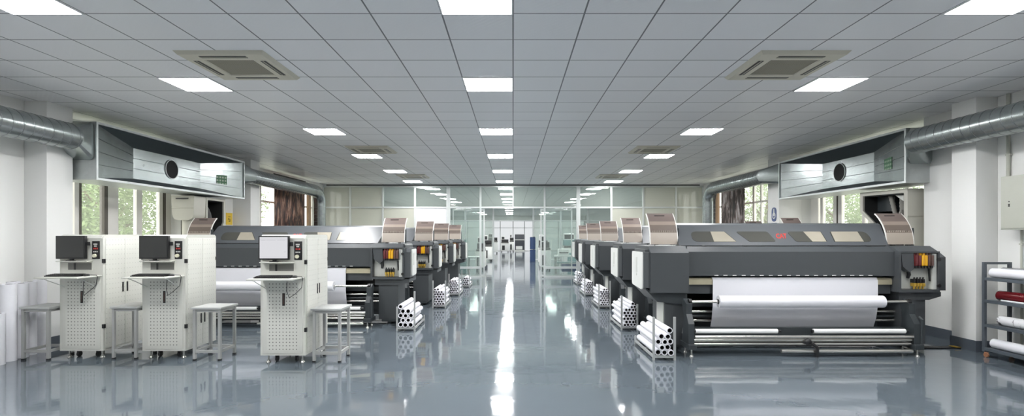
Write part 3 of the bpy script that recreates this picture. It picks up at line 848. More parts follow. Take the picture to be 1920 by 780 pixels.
    for z, r, xa, xb, y in ((.262, .022, 2.47, 5.43, 6.95), (.215, .022, 2.46, 5.42, 6.97), (.165, .018, 2.46, 5.40, 6.96), (.073, .026, 3.63, 5.40, 6.93)):
        b = PB(); b.cyl((xa, y, z), (xb, y, z), r, 14); b.build('steel_bar', STEEL, t)
    b = PB(); b.sphere((3.99, 6.93, .20), .05, (1, .8, .9), 12, 8); b.sweep([(4.02, 6.90, .19), (4.09, 6.885, .13), (4.09, 6.885, .0)], [.025, .028, .022], 8); b.build('bar_clamp', BLACK, t)
    # two raised tinted covers
    prof = [(7.60, 1.505), (7.605, 1.56), (7.615, 1.62), (7.628, 1.68), (7.642, 1.713), (7.66, 1.752), (7.683, 1.795), (7.72, 1.848), (7.765, 1.90), (7.82, 1.95), (7.855, 1.975)]
    mi = [2, 2, 2, 1, 4, 1, 3, 0, 0, 0]
    for xa, xb in ((2.045, 2.44), (5.555, 5.945)):
        b = PB(); b.sheet(prof, xa, xb, -.012, mi); cv = b.build('raised_cover', [COVA, COVB, COVC, COVD, COVB], t, angle=50)
        b = PB(); pr2 = [(y-.002, z) for y, z in prof]
        b.sheet(pr2, xa-.012, xa, -.016); b.build('cover_rim', COVR, cv, angle=50)
        b = PB(); b.sheet(pr2, xb, xb+.012, -.016); b.build('cover_rim', COVR, cv, angle=50)
        b = PB()
        for k in range(13): 
            x = xa+.03+k*(xb-xa-.06)/12
            b.box(x-.006, x+.006, 7.628, 7.64, 1.688, 1.712)
        b.build('cover_vents', COVC, cv, smooth=False)
        b = PB(); x = (xa+xb)/2; b.prism([(7.795, 1.937), (7.802, 1.944), (7.812, 1.936), (7.805, 1.929)], 'x', x-.09, x+.06); b.build('cover_slit', BLACK, cv, smooth=False)
        for x in (xa+.06, xb-.10):
            b = PB(); b.box(x, x+.05, 7.585, 7.64, 1.480, 1.505, .003); b.build('cover_hinge', BLACK, t, smooth=False)
        b = PB(); b.box(xb+.014, xb+.03, 7.63, 7.70, 1.487, 1.75, .004); b.build('cover_stay', DGREY, t, smooth=False)
    b = PB(); b.cyl((2.10, 7.55, 1.4885), (2.36, 7.55, 1.4885), .006, 8); b.box(2.10, 2.40, 7.56, 7.585, 1.488, 1.496); b.build('hinge_strip', WHITEP, t, smooth=False)
    return t
PR = make_printer()
RP = [(4.0, 6.9), (3.81, 8.97), (4.05, 11.45), (4.05, 13.7), (4.27, 17.2)]
LP = [(-4.14, 9.05), (-4.0, 11.6), (-3.92, 13.9), (-3.79, 16.1)]
PR.location = (RP[0][0], RP[0][1], 0)
PR['label'] = 'largest dark grey printer in front, fully in view with white paper hanging'
for i, (x, y) in enumerate(RP[1:]):
    dup(PR, ['dark grey printer directly behind the largest front one', 'dark grey printer in the shelf-rack side row, third from the front',
             'dark grey printer in the shelf-rack side row, fourth from the front', 'dark grey printer in the shelf-rack side row, closest to the glass partition'][i], (x, y, 0), scale=(.88, 1, 1) if i == 0 else None)
for i, (x, y) in enumerate(LP):
    lab = ['long dark grey printer right behind the cabinet with the lit screen', 'dark grey printer in the operator cabinet side row, second from the front',
           'dark grey printer in the operator cabinet side row, third from the front', 'dark grey printer in the operator cabinet side row, closest to the glass partition'][i]
    c = dup(PR, lab, (x, y, 0), scale=(1.06, 1, 1))
    if i:     # the far-end cover of these is closed, out of sight behind the first machine
        for ch in kids(c):
            if ch.name.startswith('raised_cover') and ch.data.vertices[0].co.x < 0:
                for g in kids(ch): bpy.data.objects.remove(g)
                bpy.data.objects.remove(ch)

# paper web hanging from the front printers
def make_web(xc, yf, x0, x1, rx0, rx1, label):
    prof = [(7.40, 1.0375), (7.35, 1.036), (7.325, 1.0), (7.322, .96), (7.322, .80), (7.325, .62), (7.36, .45), (7.42, .30)]
    pts = []
    for a, b in zip(prof, prof[1:]):
        for k in range(4): pts.append((a[0]+(b[0]-a[0])*k/4-6.9, a[1]+(b[1]-a[1])*k/4))
    pts.append((prof[-1][0]-6.9, prof[-1][1]))
    m = MB(); m.sheet(pts, x0, x1, -.004); o = m.build('paper_web', PAPER, angle=60)
    o.location = (xc, yf, 0); tag(o, label, 'paper')
    r = MB(); r.tube((rx0, .17, .725), (rx1, .17, .725), .083, .022, 28); rr = r.build('paper_roll', PAPER, o)
    r = MB(); r.tube((rx0-.006, .17, .725), (rx0-.0005, .17, .725), .035, .021, 16); r.build('roll_core', BLACK, rr)
make_web(4.0, 6.9, -1.145, 1.215, -1.165, 1.105, 'wide white paper web hanging from the largest front printer')
make_web(-4.14, 9.05, -1.60, 1.045, -1.60, .915, 'wide white paper web partly hidden behind the operator cabinets')

# ------------------------------------------------------------------ roll racks and rolls
def make_rack(w, d, hL, hR, label):
    t = thing('roll_rack', label, 'rack', group='low silver racks holding paper rolls')
    for (x, y, h) in ((0, 0, hL), (w, 0, hR), (0, d, .13), (w, d, .13)):
        p = MB(); p.box(x-.014, x+.014, y-.014, y+.014, 0, h, .003); p.build('post', RACK, t, smooth=False)
    b = MB()
    for z in (.035,):
        b.box(.014, w-.014, -.012, .012, z, z+.03); b.box(.014, w-.014, d-.012, d+.012, z, z+.03)
        b.box(-.012, .012, .014, d-.014, z, z+.03); b.box(w-.012, w+.012, .014, d-.014, z, z+.03)
        b.box(.014, w-.014, d*.5-.012, d*.5+.012, z, z+.028)
    b.build('base_frame', RACK, t, smooth=False)
    return t
ROWN = ['bottom', 'second', 'third', 'fourth', 'fifth', 'sixth', 'seventh', 'eighth']
COLN = {1: ['single one'], 2: ['aisle-side', 'printer-side'], 3: ['aisle-side', 'middle', 'printer-side'], 4: ['aisle-side', 'inner aisle-side', 'inner printer-side', 'printer-side']}
def fill_rack(x, y, w, d, rows, where, hL, hR, wlab):
    rk = make_rack(w, d, hL, hR, wlab); rk.location = (x, y, 0)
    n = max(rows); r = (w-.034)/(2*n)
    rnd = random.Random(int(y*10)+int(x*3))
    for k, c in enumerate(rows):
        full = (n if k % 2 == 0 else n-1)
        xs = [w/2+(i-(full-1)/2)*2*r for i in range(full)]
        if c < full:   # incomplete top layers lean to the aisle-away side
            xs = xs[-c:] if x > 0 else xs[:c]
        z = .067+r+k*r*1.742
        for i, xx in enumerate(xs):
            back = rnd.uniform(-.05, .0)+ (.0 if k < len(rows)-1 else -.03)
            L_ = d+rnd.uniform(-.06, .04)
            m = MB(); m.tube((0, 0, 0), (0, L_, 0), r*.985, r*(.69+rnd.uniform(-.09, .05)), 16, mi_in=1)
            o = m.build('paper_roll', [PAPER, CORE])
            o.location = (x+xx, y-.02-back-.03, z)
            tag(o, 'white paper roll, %s of %s layer, rack beside %s' % (COLN[c][i if x > 0 else c-1-i], ROWN[k], where), 'paper roll', 'paper rolls in the rack beside '+where)
rr = [(1.845, 6.72, .275, 1.0, [3, 2, 3, 2, 1], 'first printer of shelf-rack row', .57, .57),
      (1.875, 8.84, .27, 1.0, [4, 3, 4, 3, 4, 3, 2, 1], 'second printer of shelf-rack row', .60, .45),
      (1.915, 11.42, .25, 1.0, [4, 3, 4, 3, 4, 3, 4, 2], 'third printer of shelf-rack row', .55, .62),
      (1.93, 13.78, .24, 1.0, [4, 3, 4, 3, 4, 3, 3], 'fourth printer of shelf-rack row', .55, .6),
      (2.10, 16.75, .22, 1.0, [3, 2, 3, 2, 3, 2], 'fifth printer of shelf-rack row', .55, .6),
      (-1.985, 8.76, .30, .95, [3, 2, 3, 2, 1], 'first printer of cabinet row', .42, .68),
      (-1.80, 11.5, .28, .95, [4, 3, 4, 3, 4, 3, 2], 'second printer of cabinet row', .62, .62),
      (-1.72, 13.75, .27, .95, [4, 3, 4, 3, 4, 3, 3], 'third printer of cabinet row', .6, .6),
      (-1.60, 16.0, .24, .95, [3, 2, 3, 2], 'fourth printer of cabinet row', .55, .55)]
for x, y, w, d, rows, where, hL, hR in rr:
    fill_rack(x, y, w, d, rows, where, hL, hR, 'low silver rack of white paper rolls beside '+where)

# ------------------------------------------------------------------ operator cabinets
def make_caster(mb_parent, x, y):
    c = MB(); c.cyl((x, y-.0, .035), (x+.0, y, .10), .010, 8); c.cyl((x, y, 0), (x, y, .018), .032, 14, r2=.02); c.cyl((x, y, .018), (x, y, .035), .016, 10)
    return c.build('levelling_foot', STEEL, mb_parent)
def make_cabinet(depth, hz=.855):
    w = .58
    t = thing('operator_cabinet', 'x', 'cabinet', group='pale perforated operator cabinets')
    b = MB()
    b.prism([(0, .10), (0, 1.605), (.018, 1.635), (.06, 1.65), (depth-.03, 1.65), (depth, 1.62), (depth, .10)], 'x', 0, w-.03)
    b.prism([(.0, .10), (0, 1.60), (.02, 1.63), (.05, 1.648), (depth-.03, 1.648), (depth, 1.62), (depth, .10)], 'x', w-.03, w-.004)
    b.build('body', CAB, t, angle=20)
    b = MB(); b.box(.03, w-.035, -.010, -.0005, .125, 1.085, .004); dr = b.build('front_door', CAB, t)
    b = MB(); b.box(.085, w-.095, -.0115, -.0101, .17, 1.05); b.build('perforation', CABF, dr, smooth=False)
    b = MB(); b.box(.285, .318, -.016, -.0116, .74, .90, .003); h = b.build('door_handle', BLACK, dr); 
    b = MB(); b.box(.295, .308, -.018, -.0161, .755, .885); b.build('handle_inlay', pbr('inlay', (.09, .05, .04), .4) if 'inlay' not in bpy.data.materials else bpy.data.materials['inlay'], dr, smooth=False)
    # side doors
    mid = depth*.52
    for k, (a, c) in enumerate(((.035, mid-.003), (mid+.003, depth-.03))):
        b = MB(); b.box(w-.0035, w+.006, a, c, .125, 1.60, .004); s = b.build('side_door', CABS, t)
        y = mid+(-.05 if k == 0 else .03)
        b = MB(); b.box(w+.006, w+.013, y-.002, y+.022, hz, hz+.135, .003); b.build('door_handle', BLACK, s)
    for z in (1.27, .40):
        b = MB(); b.box(w-.02, w+.010, -.004, .03, z, z+.055, .003); b.build('hinge', BLACK, t)
    b = MB(); b.box(w-.01, w+.012, depth-.028, depth-.003, 1.28, 1.33, .003); b.build('hinge', BLACK, t)
    # control panel
    b = MB(); b.box(.435, .535, -.008, -.0005, 1.325, 1.565, .003); cp = b.build('control_panel', BLACK, t)
    b = MB()
    for i, (dx, z, ww) in enumerate(((.02, 1.515, .05), (.028, 1.49, .035))): b.box(.435+dx, .435+dx+ww, -.011, -.0081, z, z+.017)
    b.build('panel_label', LPLATE, cp, smooth=False)
    b = MB()
    for i in range(3): b.box(.455+i*.022, .468+i*.022, -.011, -.0081, 1.455, 1.475)
    b.build('indicator', RED, cp, smooth=False)
    b = MB()
    for i in range(3): b.box(.453+i*.022, .468+i*.022, -.011, -.0081, 1.415, 1.432)
    b.build('switch_row', LPLATE, cp, smooth=False)
    b = MB(); b.cyl((.475, -.03, 1.37), (.475, -.0081, 1.37), .024, 16); b.build('selector_knob', pbr('knob', (.70, .68, .52), .4) if 'knob' not in bpy.data.materials else bpy.data.materials['knob'], cp)
    # slot, ledge and keyboard tray
    b = MB(); b.ring([(.10, 1.17), (.44, 1.17), (.44, 1.285), (.10, 1.285)], [(.112, 1.182), (.428, 1.182), (.428, 1.273), (.112, 1.273)], 'y', -.006, -.0005); b.build('slot_frame', CAB, t, smooth=False)
    b = MB(); b.box(.112, .428, -.003, -.0004, 1.182, 1.273); sl = b.build('slot', SLOT, t, smooth=False)
    b = MB(); b.box(.19, .215, -.0055, -.0031, 1.182, 1.273); b.build('cable_in_slot', BLACK, sl, smooth=False)
    b = MB(); b.box(.03, .44, -.10, -.0005, 1.292, 1.304, .003); b.build('monitor_ledge', CAB, t, smooth=False)
    b = MB(); b.box(.02, .57, -.40, -.012, 1.095, 1.113, .004); tr = b.build('keyboard_tray', CAB, t)
    for x in (.06, .53):
        b = MB(); b.sweep([(x, -.34, 1.092), (x, -.30, 1.082), (x*.88+.03, -.02, .955)], .005, 6)
        b.build('tray_brace', RACK, tr)
    for x in (.07, w-.07):
        for y in (.07, depth-.07): make_caster(t, x, y)
    for x in (.16, w-.16):
        c = MB(); c.cyl((x-.014, .12, .035), (x+.014, .12, .035), .035, 14); c.box(x-.018, x+.018, .10, .14, .05, .10); c.build('caster', BLACK, t)
    return t
def make_monitor(lit):
    t = thing('monitor', 'x', 'monitor')
    b = MB(); b.box(0, .385, -.02, .025, 0, .305, .006); bz = b.build('housing', BLACK, t)
    b = MB(); b.box(.016, .369, -.0225, -.0201, .02, .289); sc = b.build('screen', SCRON if lit else SCROFF, t, smooth=False)
    if lit:
        b = MB()
        b.box(.016, .369, -.0231, -.0226, .264, .2655); b.box(.03, .09, -.0231, -.0226, .247, .250); b.box(.10, .22, -.0231, -.0226, .247, .249)
        b.box(.24, .34, -.0231, -.0226, .247, .249); b.box(.33, .35, -.0231, -.0226, .10, .103); b.box(.016, .369, -.0231, -.0226, .036, .037)
        b.build('screen_lines', SCRLINE, sc, smooth=False)
    b = MB(); b.box(.17, .215, -.005, .02, -.02, 0, .003); b.prism(rounded([(.14, -.035), (.26, -.035), (.24, .02), (.15, .02)], .01), 'z', -.026, -.018); b.build('stand', BLACK, t)
    b = MB(); b.box(.386, .425, 0, .022, .175, .225, .004); b.build('side_clip', BLACK, t)
    return t
def make_keyboard():
    t = thing('keyboard', 'x', 'keyboard')
    b = MB(); b.prism([(0, 0), (.16, 0), (.16, .024), (0, .012)], 'x', 0, .43); b.build('case', BLACK, t, smooth=False)
    k = MB()
    for r in range(5):
        for c in range(16):
            x = .012+c*.0255; y = .012+r*.029; z = .013+y*.075
            k.box(x, x+.021, y, y+.023, z, z+.008)
    k.build('keys', KEY, t, smooth=False)
    b = MB(); b.sweep([(.41, .15, .014), (.47, .19, .006), (.512, .20, .004), (.521, .20, -.02), (.518, .18, -.13), (.45, .14, -.21), (.36, .18, -.26), (.30, .24, -.18), (.30, .255, -.06)], .004, 6); b.build('cable', BLACK, t)
    return t
def make_mouse():
    b = MB(); b.sphere((0, 0, .012), .03, (1, 1.6, .62), 14, 8)
    for v in b.bm.verts: v.co.z = max(v.co.z, 0.0)
    return b.build('computer_mouse', BLACK)
cabs = [(-6.045, 6.83, .72, False, 'outermost of three, beside standing paper rolls', 'outermost'), (-4.945, 6.83, .70, False, 'middle of the three, between two stools', 'middle'), (-3.24, 6.57, .78, True, 'with the lit white screen, nearest the aisle', 'aisle-side')]
for i, (x, y, d, lit, s, w2) in enumerate(cabs):
    c = make_cabinet(d, .42 if i == 1 else .855); c.location = (x, y, 0); c['label'] = 'pale perforated operator cabinet, '+s
    mo = make_monitor(lit); mo.location = (x+.012, y-.06, 1.3305)
    tag(mo, ['dark black-framed monitor on the outermost operator cabinet', 'dark black-framed monitor on the middle operator cabinet', 'black-framed monitor with a lit white screen'][i], 'monitor', 'monitors on the operator cabinets')
    for ch in kids(mo):
        if ch.name.startswith('stand'): pass
    kb = make_keyboard(); kb.location = (x+.06, y-.30, 1.1135)
    tag(kb, 'black keyboard on the tray of the '+w2+' operator cabinet', 'keyboard', 'keyboards on the cabinet trays')
    ms = make_mouse(); ms.location = (x+.525, y-.20, 1.1135)
    tag(ms, 'black computer mouse on the tray of the '+w2+' operator cabinet', 'mouse', 'mice on the cabinet trays')

def make_stool():
    t = thing('work_stool', 'x', 'stool', group='grey metal work stools beside the cabinets')
    w, d, h = .40, .43, .70
    b = MB(); b.box(0, w, 0, d, h-.028, h, .006); b.build('seat_top', STOOLT, t)
    for x in (.018, w-.018-.036):
        for y in (.018, d-.018-.036):
            b = MB(); b.box(x, x+.036, y, y+.036, .02, h-.0285, .003); lg = b.build('leg', STOOL, t, smooth=False)
            b = MB(); b.box(x-.002, x+.038, y-.002, y+.038, 0, .022, .004); b.build('rubber_foot', BLACK, lg)
    for z in (h-.065, .10):
        for y in (.024, d-.048):
            b = MB(); b.box(.054, w-.054, y, y+.024, z, z+.035); b.build('rail', STOOL, t, smooth=False)
        for x in (.024, w-.048):
            b = MB(); b.box(x, x+.024, .054, d-.054, z, z+.035); b.build('rail', STOOL, t, smooth=False)
    return t
S0 = make_stool()
S0.location = (-6.475, 6.70, 0); S0['label'] = 'grey metal stool beside the standing paper rolls'
dup(S0, 'grey metal stool tucked between the first and middle operator cabinets', (-5.33, 6.76, 0), scale=(.90, 1, 1))
dup(S0, 'grey metal stool at the aisle side of the middle operator cabinet', (-4.21, 6.68, 0), scale=(1, .98, 1))
dup(S0, 'grey metal stool beside the cabinet with the lit screen', (-2.605, 6.58, 0), scale=(1, 1.0, 1))

# standing rolls by the left wall
for i, (x, y, r, h, lab) in enumerate([(-6.535, 6.50, .07, .65, 'short standing white paper roll in front of the tall ones'),
        (-6.60, 6.70, .083, 1.0, 'tall standing white paper roll just behind the short one'),
        (-6.62, 6.89, .08, .995, 'tall standing white paper roll, second tall one from the short roll'),
        (-6.655, 7.055, .073, 1.0, 'tall standing white paper roll half behind the outer stool, third tall one'),
        (-6.70, 7.25, .076, 1.01, 'tall standing white paper roll closest to the pillar base'),
        (-6.90, 6.86, .08, .985, 'standing white paper roll against the wall, behind the first tall roll'),
        (-6.91, 7.08, .075, 1.0, 'standing white paper roll against the wall, nearer the pillar')]):
    m = MB(); m.tube((0, 0, .0), (0, 0, h), r, r*.45, 28, mi_in=1)
    o = m.build('standing_paper_roll', [PAPER, CORE]); o.location = (x, y, 0)
    tag(o, lab, 'paper roll', 'white paper rolls standing by the wall')

# ------------------------------------------------------------------ shelf rack by the right wall
t = thing('shelf_rack', 'dark grey metal shelf rack of paper rolls against the wall', 'shelf rack', (6.37, 5.2, 0))
D_, W2 = 1.72, .34
for x in (0, W2):
    for y in (0, D_):
        p = MB(); p.box(x-.018, x+.018, y-.018, y+.018, .07, 1.28, .003); po = p.build('post', DGREY if False else pbr('rack_grey', (.085, .10, .115), .4) if 'rack_grey' not in bpy.data.materials else bpy.data.materials['rack_grey'], t, smooth=False)
RG = bpy.data.materials['rack_grey']
for y in (0, D_):
    p = MB(); p.box(.018, W2-.018, y-.016, y+.016, 1.25, 1.28); p.build('top_rail', RG, t, smooth=False)
SH = [.09, .41, .735, 1.035]
for z in SH:
    p = MB()
    p.box(-.016, .016, .018, D_-.018, z, z+.04); p.box(W2-.016, W2+.016, .018, D_-.018, z, z+.04)
    for y in (.03, D_*.5, D_-.03): p.box(.016, W2-.016, y-.015, y+.015, z, z+.035)
    p.box(.014, W2-.014, .02, D_-.02, z+.030, z+.0395)
    p.build('shelf', RG, t, smooth=False)
p = MB(); p.box(W2-.012, W2+.012, D_*.45-.015, D_*.45+.015, .07, 1.28); p.build('rear_post', RG, t, smooth=False)
for x in (0, W2):
    for y in (.03, D_-.03):
        p = MB(); p.cyl((x-.012, y, .032), (x+.012, y, .032), .032, 14); p.box(x-.016, x+.016, y-.016, y+.016, .045, .07); p.build('caster', BRASS, t)
def lying(x, y0, y1, z, r, mats, label, cat='paper roll', name='paper_roll', ri=.5):
    m = MB(); m.tube((0, 0, 0), (0, y1-y0, 0), r, r*ri, 20, mi_in=1)
    o = m.build(name, mats); o.location = (6.37+x, y0, z+.041+r); return tag(o, label, cat, 'rolls on the shelf rack')
lying(.085, 5.3, 6.885, SH[3], .062, [PAPER, CORE], 'white paper roll at the front of the top shelf')
lying(.225, 5.25, 6.88, SH[3], .068, [CLEAR, CORE], 'white roll in clear wrap at the back of the top shelf')
lying(.13, 5.28, 5.95, SH[3]+.122, .055, [PAPER, CORE], 'short white roll lying on top of the two top shelf rolls')
o = lying(.10, 5.26, 6.80, SH[2], .066, [REDROLL, CORE], 'dark red wrapped roll on the shelf below the top')
Mt = Matrix.Translation((-.0615, .95, .030)) @ Matrix(((0, -.42, -.90, 0), (-1, 0, 0, 0), (0, .90, -.42, 0), (0, 0, 0, 1)))
text_mesh('wrap_print', 'PRINT', .055, pbr('wrap_print_red', (.62, .12, .12), .4), o, Mt, shear=.2, extr=.0008) if False else None
m_ = MB()
for k in range(9):
    for q in range(2):
        y = 1.02+k*.022+(q*.008); a = math.radians(158-q*14)
        m_.sweep([(.0668*math.cos(a), y, .0668*math.sin(a)), (.0668*math.cos(a-.13), y+.012, .0668*math.sin(a-.13))], .0022, 5)
m_.build('wrap_print', pbr('wrap_print_red', (.62, .12, .12), .4), o)
lying(.205, 5.26, 6.74, SH[2], .03, [PAPER, CORE], 'thin white tube behind the red roll', name='paper_tube')
lying(.02, 5.3, 6.70, SH[2], .012, [PAPER, CORE], 'slim white tube in front of the red roll', name='paper_tube', ri=.6)
lying(.10, 5.26, 6.79, SH[1], .062, [INKPR, CORE], 'white roll with black marbled print on the third shelf')
lying(.225, 5.3, 6.80, SH[1], .035, [TAN, CORE], 'brown cardboard tube at the back of the third shelf', 'tube', 'cardboard_tube')
lying(.085, 5.27, 6.87, SH[0], .062, [PAPER, CORE], 'white paper roll at the front of the bottom shelf')
lying(.205, 5.3, 6.55, SH[0], .042, [HOSE, CORE], 'grey roll at the back of the bottom shelf')
lying(.285, 5.6, 6.80, SH[0]+.0, .026, [CLEAR, CORE], 'thin clear wrapped tube at the very back of the bottom shelf', name='paper_tube')

# electrical cabinet, conduits
t = thing('electrical_cabinet', 'grey-green electrical cabinet on the wall above the shelf rack', 'electrical cabinet', (0, 0, 0))
m = MB(); m.box(6.60, 6.815, 6.1, 6.93, 1.715, 2.43, .004); m.build('housing', GREYBOX, t)
m = MB(); m.box(6.588, 6.599, 6.12, 6.91, 1.735, 2.41, .003); dd = m.build('door', GREYBOX, t)
for z in (2.09, 2.05, 2.03):
    m = MB(); m.cyl((6.583, 6.80, z), (6.588, 6.80, z), .007 if z > 2.05 else .011, 10); m.build('lock', BLACK, dd)
def conduit(x, y, z0, z1, r, mat, label, name='conduit'):
    m = MB(); m.cyl((x, y, z0), (x, y, z1), r, 12)
    for z in (z0+.3, z1-.2): m.box(x-.01, x+.025, y-r-.012, y+r+.012, z, z+.02)
    o = m.build(name, mat); tag(o, label, 'conduit')
conduit(6.79, 7.02, 2.435, CH-.002, .022, GREYBOX, 'grey conduit on the wall beside the pillar, above the electrical cabinet')
conduit(6.79, 6.68, 2.435, CH-.002, .012, BLACK, 'black cable on the wall above the electrical cabinet', 'wall_cable')
conduit(6.80, 6.85, .17, 1.713, .012, GREYBOX, 'thin grey conduit below the electrical cabinet')
m = MB(); m.box(5.95, 6.48, 7.40, 7.52, 0, .018, .004); o = m.build('cable_cover', BLACK); tag(o, 'flat black cable cover on the floor beside the pillar', 'cable cover')
m = MB(); m.box(6.40, 6.475, 7.40-.004, 7.524, .0181, .024, .002); m.build('end_cap', GOLD, o)

# ------------------------------------------------------------------ wall machines behind the front printers
t = thing('extraction_cabinet', 'tall beige cabinet with open dark hose compartment, behind the largest printer', 'machine')
out = [(8.62, .02), (8.62, 2.43), (9.80, 2.45), (9.80, 2.08), (9.50, 1.86), (9.15, 1.2), (9.15, .02)]
inn = [(8.70, .10), (8.70, 2.36), (9.72, 2.38), (9.72, 2.10), (9.44, 1.89), (9.07, 1.22), (9.07, .10)]
m = MB(); m.ring(out, inn, 'x', 6.64, 7.20); m.build('housing', BEIGE, t, smooth=False)
m = MB(); m.prism(out, 'x', 7.201, 7.22); m.build('back_plate', DARKIN, t, smooth=False)
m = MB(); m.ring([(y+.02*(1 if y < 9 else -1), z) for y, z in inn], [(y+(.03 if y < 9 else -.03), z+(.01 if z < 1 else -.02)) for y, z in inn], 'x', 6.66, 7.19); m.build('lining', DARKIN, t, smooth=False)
m = MB(); m.box(6.632, 6.81, 8.612, 8.619, 1.95, 1.955); m.box(6.632, 7.19, 8.606, 8.6195, .1, 1.94, .002); m.box(6.632, 7.19, 8.606, 8.6195, 1.965, 2.40, .002); m.build('front_panel', BEIGE, t, smooth=False)
m = MB(); m.box(6.90, 7.15, 9.25, 9.70, 2.08, 2.36); m.build('motor_box', DGREY, t, smooth=False)
m = MB()
pts = [(6.80, 9.22-.01*k, 2.36-.03*k) for k in range(24)]
m.sweep(pts, [.034+.008*(k % 2) for k in range(24)], 10); m.build('hose', HOSE, t)
m = MB()
pts = [(6.84, 8.95+.02*math.sin(k*.3), 2.36-.03*k) for k in range(10)]+[(6.84, 8.97+.012*k, 2.06-.04*k) for k in range(8)]
m.sweep(pts, [.055+.008*(k % 2) for k in range(18)], 10); m.build('hose', HOSE, t)
m = MB(); m.prism([(8.73, 2.34), (9.0, 2.34), (8.73, 2.18)], 'x', 6.72, 6.74); m.sweep([(6.75, 8.74, 2.10), (6.75, 8.9, 1.8)], .014, 8); m.build('support_bracket', LPLATE, t, smooth=False)

t = thing('dust_collector', 'beige rounded dust collector with dark open fan housing under the hood', 'machine')
m = MB(); prof = rounded([(-7.05, 1.95), (-6.62, 1.95), (-6.60, 2.46), (-7.08, 2.46)], [.14, .14, .02, .02], 6)
m.prism(prof, 'y', 10.60, 11.0); m.box(-7.08, -6.60, 10.585, 10.6, 2.20, 2.215, .003); m.build('canister', BEIGE, t, angle=40)
m = MB(); m.box(-6.98, -6.72, 10.588, 10.599, 2.385, 2.415, .002); m.build('label_strip', BLACK, t, smooth=False)
m = MB(); m.cyl((-6.82, 10.85, .1), (-6.82, 10.85, 1.96), .17, 20); m.box(-7.05, -6.6, 10.65, 11.7, 0, .10, .01); m.build('pedestal', BEIGE, t)
m = MB(); m.ring([(11.02, 1.55), (11.02, 2.46), (11.74, 2.46), (11.74, 1.9), (11.5, 1.55)], [(11.07, 1.60), (11.07, 2.40), (11.68, 2.40), (11.68, 1.93), (11.46, 1.60)], 'x', -7.12, -6.60); m.build('fan_housing', BEIGE, t, smooth=False)
m = MB(); m.prism([(11.02, 1.55), (11.02, 2.46), (11.74, 2.46), (11.74, 1.9), (11.5, 1.55)], 'x', -7.15, -7.121); m.build('back_plate', DARKIN, t, smooth=False)
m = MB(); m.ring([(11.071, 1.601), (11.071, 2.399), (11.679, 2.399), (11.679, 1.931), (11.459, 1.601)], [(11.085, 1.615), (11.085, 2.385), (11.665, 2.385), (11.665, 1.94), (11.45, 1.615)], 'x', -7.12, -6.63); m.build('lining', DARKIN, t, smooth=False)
m = MB()
m.sweep([(-6.85, 11.16+.33*math.sin(a), 1.85+.42*math.cos(a)) for a in [k/10*PI*.75 for k in range(11)]], .10, 12); m.build('fan_scroll', pbr('fan_grey', (.09, .09, .09), .5), t)
m = MB(); m.box(-6.9, -6.75, 11.1, 11.2, .10, 1.55); m.build('support_leg', BEIGE, t, smooth=False)

# notes, signs, posters
o = None
m = MB(); m.box(-7.197, -7.190, 12.83, 13.12, 1.90, 2.20); o = m.build('notice', YELL, smooth=False); tag(o, 'square yellow notice on the wall beside the dust collector', 'notice')
m = MB()
for z, a, b in ((2.10, 12.92, 13.03), (2.04, 12.94, 13.03), (1.985, 12.92, 13.01)): m.box(-7.1895, -7.188, a, b, z, z+.012)
m.sweep([(-7.1885, 12.92+.02*k, 2.0+.05*math.sin(k*1.3)+.02) for k in range(6)], .005, 5)
m.build('handwriting', BLACK, o, smooth=False)

m = MB(); m.prism(rounded([(12.86, 1.98), (13.10, 1.98), (13.10, 2.34), (12.86, 2.34)], .119, 6), 'x', 6.612, 6.6195); o = m.build('wall_sign', BLUEL); tag(o, 'rounded blue pictogram sign on a pillar above the largest printer', 'sign')
m = MB()
m.tube((6.6095, 12.98, 2.13), (6.6118, 12.98, 2.13), .078, .055, 24)
m.prism([(12.95, 2.12), (13.01, 2.12), (13.00, 2.27), (12.96, 2.27)], 'x', 6.6090, 6.6118); m.cyl((6.6088, 12.98, 2.285), (6.6118, 12.98, 2.285), .022, 14)
m.build('pictogram', WHITEP, o, smooth=False)
m = MB(); m.box(6.612, 6.6195, 12.85, 13.11, 1.84, 1.945); o = m.build('wall_plate', BLUEL, smooth=False); tag(o, 'small blue text plate under the rounded blue sign', 'sign')
m = MB()
for k in range(4): m.box(6.6105, 6.6118, 12.875+k*.058, 12.915+k*.058, 1.87, 1.915)
m.build('lettering', LPLATE, o, smooth=False)
t = thing('junction_box', 'grey-green junction box beyond the blue sign on the pillar', 'electrical box')
m = MB(); m.box(6.80, 7.19, 13.32, 13.72, 1.5, 2.28, .006); m.build('housing', GREYBOX, t)
m = MB(); m.box(6.788, 6.799, 13.34, 13.70, 1.52, 2.26, .004); m.build('door', GREYBOX, t)

def poster(sx, x, y0, y1, z0, z1, mat, label):
    t = thing('hanging_print', label, 'print')
    m = MB()
    n = 24; va = []; vb = []
    for i in range(n+1):
        y = y0+(y1-y0)*i/n; dx = .012*math.sin(i*1.1)
        va.append(m.bm.verts.new((sx*(x+dx), y, z0))); vb.append(m.bm.verts.new((sx*(x+dx*.4), y, z1)))
    for i in range(n): m.face([va[i], va[i+1], vb[i+1], vb[i]])
    s = m.build('print_sheet', mat, t)
    s.modifiers.new('thick', 'SOLIDIFY').thickness = .004
    m = MB(); m.cyl((sx*x, y0-.04, z1), (sx*x, y1+.04, z1), .016, 10); m.cyl((sx*x, y0-.02, z0), (sx*x, y1+.02, z0), .012, 10); m.build('hanging_rod', BLACK, t)
poster(-1, 7.13, 15.3, 17.55, 1.2, 3.47, ART1, 'large dark red abstract print hung in a window near the glass partition')
poster(1, 7.13, 15.75, 17.55, 1.2, 3.40, ART2, 'large dark silver abstract print hung in a window near the glass partition')
m = MB(); m.box(-7.17, -7.08, 17.75, 17.95, .0, 3.3, .01); o = m.build('timber_plank', TAN); tag(o, 'brown timber plank upright beside the dark red print', 'plank')
